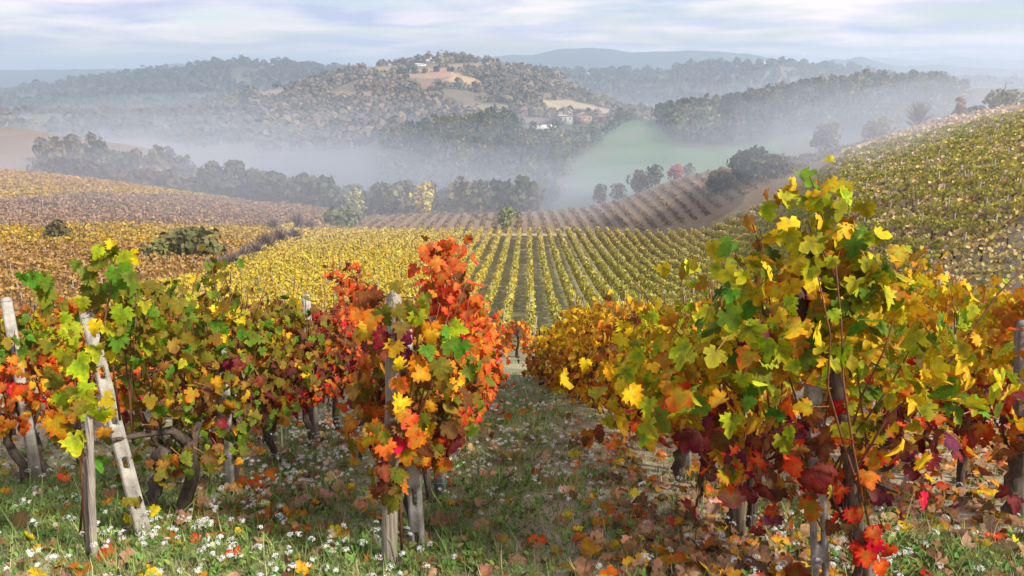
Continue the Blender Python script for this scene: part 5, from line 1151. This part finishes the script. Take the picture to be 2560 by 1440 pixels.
# gnarled stumps seen clearly under the leaves
def stump(px, py, tx, ty, r0, label, dt=0.0):
    b = gp(px, py); t = at(tx, ty, b[1] + dt); root = empty('old_grapevine', b); tag(root, label, 'old grapevine', 'old bare footed vines')
    k = 9; f = np.linspace(-0.06, 1, k); v = t - b; P = v[None] * f[:, None]; P[1:, :2] += rng.normal(0, r0 * 0.45, (k - 1, 2))
    R = r0 * np.array([1.35, 1.15, 1.0, 0.9, 1.05, 0.92, 0.85, 1.05, 1.25]); V, F = tube(P, R, 12, jit=0.2)
    m = MB(); m.add(V, F, (0.115, 0.09, 0.07)); link('trunk', m.mesh('trunk', M_BARK, True), root)
    m = MB()
    for a in (0.5, 2.2, 4.1): m.add(*tube([v * 0.9, v + np.array([math.cos(a) * 0.08, math.sin(a) * 0.06, 0.10]), v + np.array([math.cos(a) * 0.14, math.sin(a) * 0.1, 0.30])], [r0 * 0.42, r0 * 0.26, r0 * 0.12], 7, jit=0.15), (0.10, 0.07, 0.055))
    link('arm', m.mesh('arm', M_BARK, True), root)
stump(380, 1275, 410, 1120, 0.050, 'twisted pale trunk right of the leaning concrete post')
stump(1703, 1205, 1705, 1065, 0.050, 'thick bark covered trunk in the golden row')
stump(672, 1110, 690, 1030, 0.050, 'dark trunk by the bamboo cane in the left row')
stump(2198, 1165, 2222, 1030, 0.045, 'bent dark trunk hugging the grey leaning post')
stump(1828, 1335, 1845, 1165, 0.045, 'dark trunk leaning on the round brown post')
stump(2180, 1445, 2120, 1290, 0.032, 'rough trunk rising beside the dark split stake', 0.0)
stump(110, 1200, 75, 1060, 0.050, 'gnarled trunk behind the left edge post')
stump(2525, 1290, 2530, 1130, 0.042, 'dark trunk beside the right edge post')
# trellis wires
for key, y0, y1 in (('left', 4.6, 13.5), ('centre', 4.2, 13), ('right', 3.7, 14), ('outer right', 4.6, 12.5), ('outer left', 5.9, 12.5)):
    f = RL[key]; ys = np.linspace(y0, y1, 14); xs_ = np.array([f(q) for q in ys]); b = np.array([xs_[0], ys[0], float(H(xs_[0], ys[0]))])
    root = empty('wire_trellis', b); tag(root, f'thin trellis wires strung along the {RNAME[key]}', 'trellis wire')
    for hgt in (0.68, 1.1, 1.45):
        P = np.stack([xs_, ys, H(xs_, ys, False) + hgt + 0.01 * np.sin(ys * 2)], 1) - b
        m = MB(); m.add(*tube(P, 0.0028, 4), (0.13, 0.105, 0.09)); link('wire', m.mesh('wire', M_WIRE), root)

# ================================================================== ground cover
def near_pts(n, pxr=(-150, 2710), pyr=(905, 1520)):
    """scatter over the near hillside, denser close by, as the eye needs it"""
    y = np.where(rng.random(n) < 0.5, 1 / rng.uniform(1 / 17.0, 1 / 2.3, n), np.exp(rng.uniform(math.log(2.3), math.log(15.0), n))); t = rng.uniform(-0.78, 0.78, n); x = t * (y + 0.8)
    z = H(x, y); return x, y, z
def pxmask(x, y, z): return proj(x, y, z)
def gblob(px, py, cx_, cy_, rx, ry): return np.exp(-((px - cx_) / rx)**2 - ((py - cy_) / ry)**2)
# --- green: where weeds are lush
def lush(px, py):
    return np.clip(gblob(px, py, 150, 1290, 260, 110) + 0.8 * gblob(px, py, 620, 1330, 300, 140) + gblob(px, py, 1335, 1060, 110, 60) + 0.7 * gblob(px, py, 760, 1080, 230, 100) + 0.8 * gblob(px, py, 2280, 1400, 220, 70) + 0.5 * gblob(px, py, 1000, 1400, 250, 60) + 0.6 * gblob(px, py, 1950, 1300, 120, 90) + 0.7 * gblob(px, py, 1280, 1250, 280, 140) + 0.6 * gblob(px, py, 1290, 970, 80, 70) + 0.5 * gblob(px, py, 2420, 1110, 120, 40), 0, 1)
BLV = np.array([[-0.05, 0, 0], [0.05, 0, 0], [0.035, 0.10, 0.55], [0.0, 0.32, 1.0], [-0.035, 0.10, 0.55]]); BLF = np.array([[0, 1, 2], [0, 2, 4], [4, 2, 3]])
x, y, z = near_pts(230000); px, py = pxmask(x, y, z); lu = lush(px, py); nz_ = fbm(x * 1.3, y * 1.3, 3)
k = rng.random(len(x)) < np.clip(0.34 + 1.1 * lu + (nz_ - 0.45) * 2.4, 0.06, 1); x, y, z, lu, nz_ = x[k], y[k], z[k], lu[k], nz_[k]; n = len(x)
R = rot_np(n, rng.normal(0.25, 0.45, n), rng.normal(0, 0.35, n), rng.uniform(0, 6.28, n))
h = 0.05 * np.exp(rng.normal(0, 0.5, n)) * (0.8 + 0.5 * lu); dry = rng.random(n) > (0.62 + 0.36 * lu)
c = np.where(dry[:, None], np.array([[0.46, 0.40, 0.20]]), np.array([[0.22, 0.31, 0.085]])) * rng.uniform(0.6, 1.4, (n, 1))
V, F = scatter(BLV, BLF, R, np.stack([x, y, z - 0.005], 1), np.stack([h * 0.35 + 0.02, h, h], 1))
tag(link('grass', mesh_np('grass', V, F, M_PLANT, col=np.repeat(np.clip(c, 0, 1), 5, 0))), 'short mixed green and dry grass between the vine rows', 'grass', kind='stuff')
# --- broad weed leaves in little rosettes
WLV = np.array([[0, 0, 0], [0.22, 0.4, 0.18], [0.16, 0.8, 0.26], [0, 1.0, 0.2], [-0.16, 0.8, 0.26], [-0.22, 0.4, 0.18], [0, 0.5, 0.12]]); WLF = np.array([[0, 1, 6], [1, 2, 6], [2, 3, 6], [3, 4, 6], [4, 5, 6], [5, 0, 6]])
x, y, z = near_pts(24000); px, py = pxmask(x, y, z); lu = lush(px, py)
k = rng.random(len(x)) < np.clip(0.05 + 0.75 * lu**1.3 * (0.3 + 1.5 * fbm(x * 1.5, y * 1.5 + 9, 2)), 0, 1); x, y, z, lu = x[k], y[k], z[k], lu[k]; n0 = len(x); per = 6
xx = np.repeat(x, per); yy = np.repeat(y, per); zz2 = np.repeat(z, per); n = len(xx)
R = rot_np(n, rng.uniform(0.0, 0.9, n), rng.normal(0, 0.3, n), rng.uniform(0, 6.28, n)); s = np.repeat(rng.uniform(0.022, 0.06, n0), per) * rng.uniform(0.7, 1.2, n)
c = np.array([[0.13, 0.25, 0.06]]) * np.repeat(rng.uniform(0.6, 1.4, (n0, 1)), per, 0) * rng.uniform(0.85, 1.15, (n, 3)); c[:, 0] *= rng.uniform(0.8, 1.7, n)
V, F = scatter(WLV, WLF, R, np.stack([xx + rng.normal(0, 0.012, n), yy + rng.normal(0, 0.012, n), zz2 + rng.uniform(0, 0.05, n)], 1), s)
tag(link('weeds', mesh_np('weeds', V, F, M_PLANT, col=np.repeat(np.clip(c, 0, 1), 7, 0))), 'low green broad leaved weeds on the vineyard floor', 'weeds', kind='stuff')
# --- white flowers: stems with domes of four-petalled florets
def white(px, py):
    return np.clip(1.6 * gblob(px, py, 740, 1090, 210, 100) + 1.2 * gblob(px, py, 1345, 1045, 95, 45) + 0.3 * gblob(px, py, 560, 1370, 230, 80) + 0.35 * gblob(px, py, 80, 1220, 160, 110) + 0.28 * gblob(px, py, 2290, 1390, 200, 80) + 0.45 * gblob(px, py, 960, 1400, 60, 60) + 0.6 * gblob(px, py, 1250, 1120, 140, 90) + 0.3 * gblob(px, py, 900, 1180, 160, 80) + 0.15 * gblob(px, py, 1550, 1080, 200, 100) + 0.05, 0, 1)
x, y, z = near_pts(22000); px, py = pxmask(x, y, z); wv = white(px, py); k = rng.random(len(x)) < 1.25 * wv * np.clip(fbm(x * 1.6, y * 1.6, 3) * 5 - 2.0, 0, 1.3); x, y, z = x[k], y[k], z[k]; n0 = len(x)
hs = rng.uniform(0.08, 0.20, n0); tip = np.stack([x + rng.normal(0, 0.02, n0), y + rng.normal(0, 0.02, n0), z + hs], 1)
stV = np.stack([np.stack([x - 0.0015, y, z], 1), np.stack([x + 0.0015, y, z], 1), tip], 1).reshape(-1, 3); stF = np.arange(3 * n0).reshape(-1, 3)
per = 13; t0 = np.repeat(tip, per, 0); n = len(t0); dv = rng.normal(0, 1, (n, 3)); dv[:, 2] = np.abs(dv[:, 2]) + 0.4; dv /= np.linalg.norm(dv, axis=1)[:, None]
hr = np.repeat(rng.uniform(0.012, 0.027, n0), per); FLV = np.array([[0, 0, -0.1], [0.5, 0.12, 0.1], [0.12, 0.5, 0.1], [-0.5, 0.12, 0.1], [-0.12, 0.5, 0.1], [0.12, -0.5, 0.1], [-0.5, -0.12, 0.1], [-0.12, -0.5, 0.1], [0.5, -0.12, 0.1]])
FLF = np.array([[0, 8, 1], [0, 2, 4], [0, 3, 6], [0, 7, 5]])
V, F = scatter(FLV, FLF, frames(dv + rng.normal(0, 0.2, (n, 3)), rng.uniform(0, 6.28, n)), t0 + dv * hr[:, None] * np.array([1, 1, 0.7]), rng.uniform(0.012, 0.019, n))
mb = MB(); mb.add(stV, stF, (0.10, 0.16, 0.05)); mb.add(V, F, (0.82, 0.82, 0.80))
tag(link('white_flowers', mb.mesh('white_flowers', M_PETAL)), 'small white flower heads scattered over the grass', 'flowers', kind='stuff')
# --- fallen leaves
def litter(px, py):
    return np.clip(1.6 * gblob(px, py, 2390, 1190, 190, 90) + 0.8 * gblob(px, py, 1720, 1330, 200, 120) + 0.7 * gblob(px, py, 1560, 1130, 120, 60) + 0.7 * gblob(px, py, 560, 1260, 170, 60) + 0.5 * gblob(px, py, 880, 1080, 90, 40) + 0.8 * gblob(px, py, 1950, 1400, 150, 90) + 0.3 * gblob(px, py, 700, 1250, 260, 90) + 0.5 * gblob(px, py, 1180, 1050, 70, 60) + 0.5 * gblob(px, py, 2250, 1080, 250, 60) + 0.12, 0, 1)
def litter_pts(n0):
    x, y, z = near_pts(n0); px, py = pxmask(x, y, z); k = rng.random(n0) < litter(px, py) * (0.35 + 1.1 * fbm(x * 1.7 + 30, y * 1.7, 2)); return x[k], y[k], z[k]
DRY = {'D': ((0.36, 0.19, 0.10), (0.26, 0.12, 0.065)), 'K': ((0.50, 0.29, 0.20), (0.38, 0.18, 0.12)), 'E': ((0.15, 0.085, 0.05), (0.10, 0.055, 0.035))}
for pi, (kk, (c, e)) in enumerate(DRY.items()):
    PAL[kk] = (c, e); LEAF[kk] = []; LEAF_LO[kk] = []
    for s in range(LV):
        V, F, C = leaf_mesh(c, e, 5000 + 100 * pi + s); V[:, 2] *= 1.6; LEAF[kk].append(mesh_np('fallen_leaf', V, F, M_LEAF, col=np.clip(C, 0, 1), smooth=True)); q = leaf_mesh(c, e, 5000 + 100 * pi + s, False); q[0][:, 2] *= 1.5; LEAF_LO[kk].append(q)
lk = ['D', 'K', 'E', 'O', 'T', 'R', 'Y', 'M']; lp = np.array([0.26, 0.30, 0.08, 0.12, 0.09, 0.05, 0.05, 0.05])
x, y, z = litter_pts(17000); n = len(x)
nrm = np.array([[0, -0.28, 1.0]]) + rng.normal(0, 0.34, (n, 3)); keys = np.array(lk)[rng.choice(len(lk), n, p=lp)]; sz = rng.uniform(0.055, 0.12, n)
R = frames(nrm, rng.uniform(0, 6.28, n)); P = np.stack([x, y, z + 0.012 + rng.uniform(0, 0.03, n)], 1)
big = np.argsort(-sz / y)
NAMES = {'D': 'brown', 'K': 'pinkish tan', 'E': 'dark brown', 'O': 'golden', 'T': 'orange', 'R': 'red', 'Y': 'yellow', 'M': 'red edged yellow'}
for i in big[:285]:
    o = bpy.data.objects.new('fallen_leaf', LEAF[keys[i]][rng.integers(0, LV)]); COL.objects.link(o); s = float(sz[i])
    M4 = Matrix(R[i].tolist()).to_4x4() @ Matrix.Diagonal((s, s, s, 1)); M4.translation = Vector(P[i]); o.matrix_world = M4
    nm = NAMES[keys[i]]; lx, ly = proj(*P[i]); spot = 'below the leaning concrete post' if lx < 420 else 'among the white flowers' if lx < 800 else 'near the foot of the wooden end post' if lx < 1150 else 'on the grassy path' if lx < 1480 else 'in front of the golden row' if lx < 1800 else 'around the tall slotted post' if lx < 2130 else 'under the outer right row'
    spot += ' close by' if ly > 1250 else ' farther down'
    tag(o, f'{nm} fallen vine leaf {spot}', 'fallen leaf', 'fallen leaves on the near ground')
rest = big[285:]
tag(link('leaf_litter', leaf_mass(P[rest], R[rest], sz[rest], keys[rest]).mesh('leaf_litter', M_MASS)), 'brown and orange fallen leaves strewn under the rows', 'leaf litter', kind='stuff')
# --- crumbs of soil and twigs
x, y, z = near_pts(9000); n = len(x); CV, CF = ico(0)
V, F = scatter(CV, CF, rot_np(n, rng.uniform(0, 6, n), rng.uniform(0, 6, n), rng.uniform(0, 6, n)), np.stack([x, y, z], 1), np.stack([rng.uniform(0.008, 0.03, n), rng.uniform(0.006, 0.022, n), rng.uniform(0.004, 0.015, n)], 1))
tag(link('soil_clods', mesh_np('soil_clods', V, F, M_GROUND, col=np.repeat(np.array([[0.24, 0.20, 0.15]]) * rng.uniform(0.6, 1.3, (n, 1)), len(CV), 0))), 'small clods of dry soil between the plants', 'soil', kind='stuff')
print('objects', len(bpy.data.objects), 'leaf objects', nleaf_obj, 'tris', sum(len(m.polygons) for m in bpy.data.meshes))
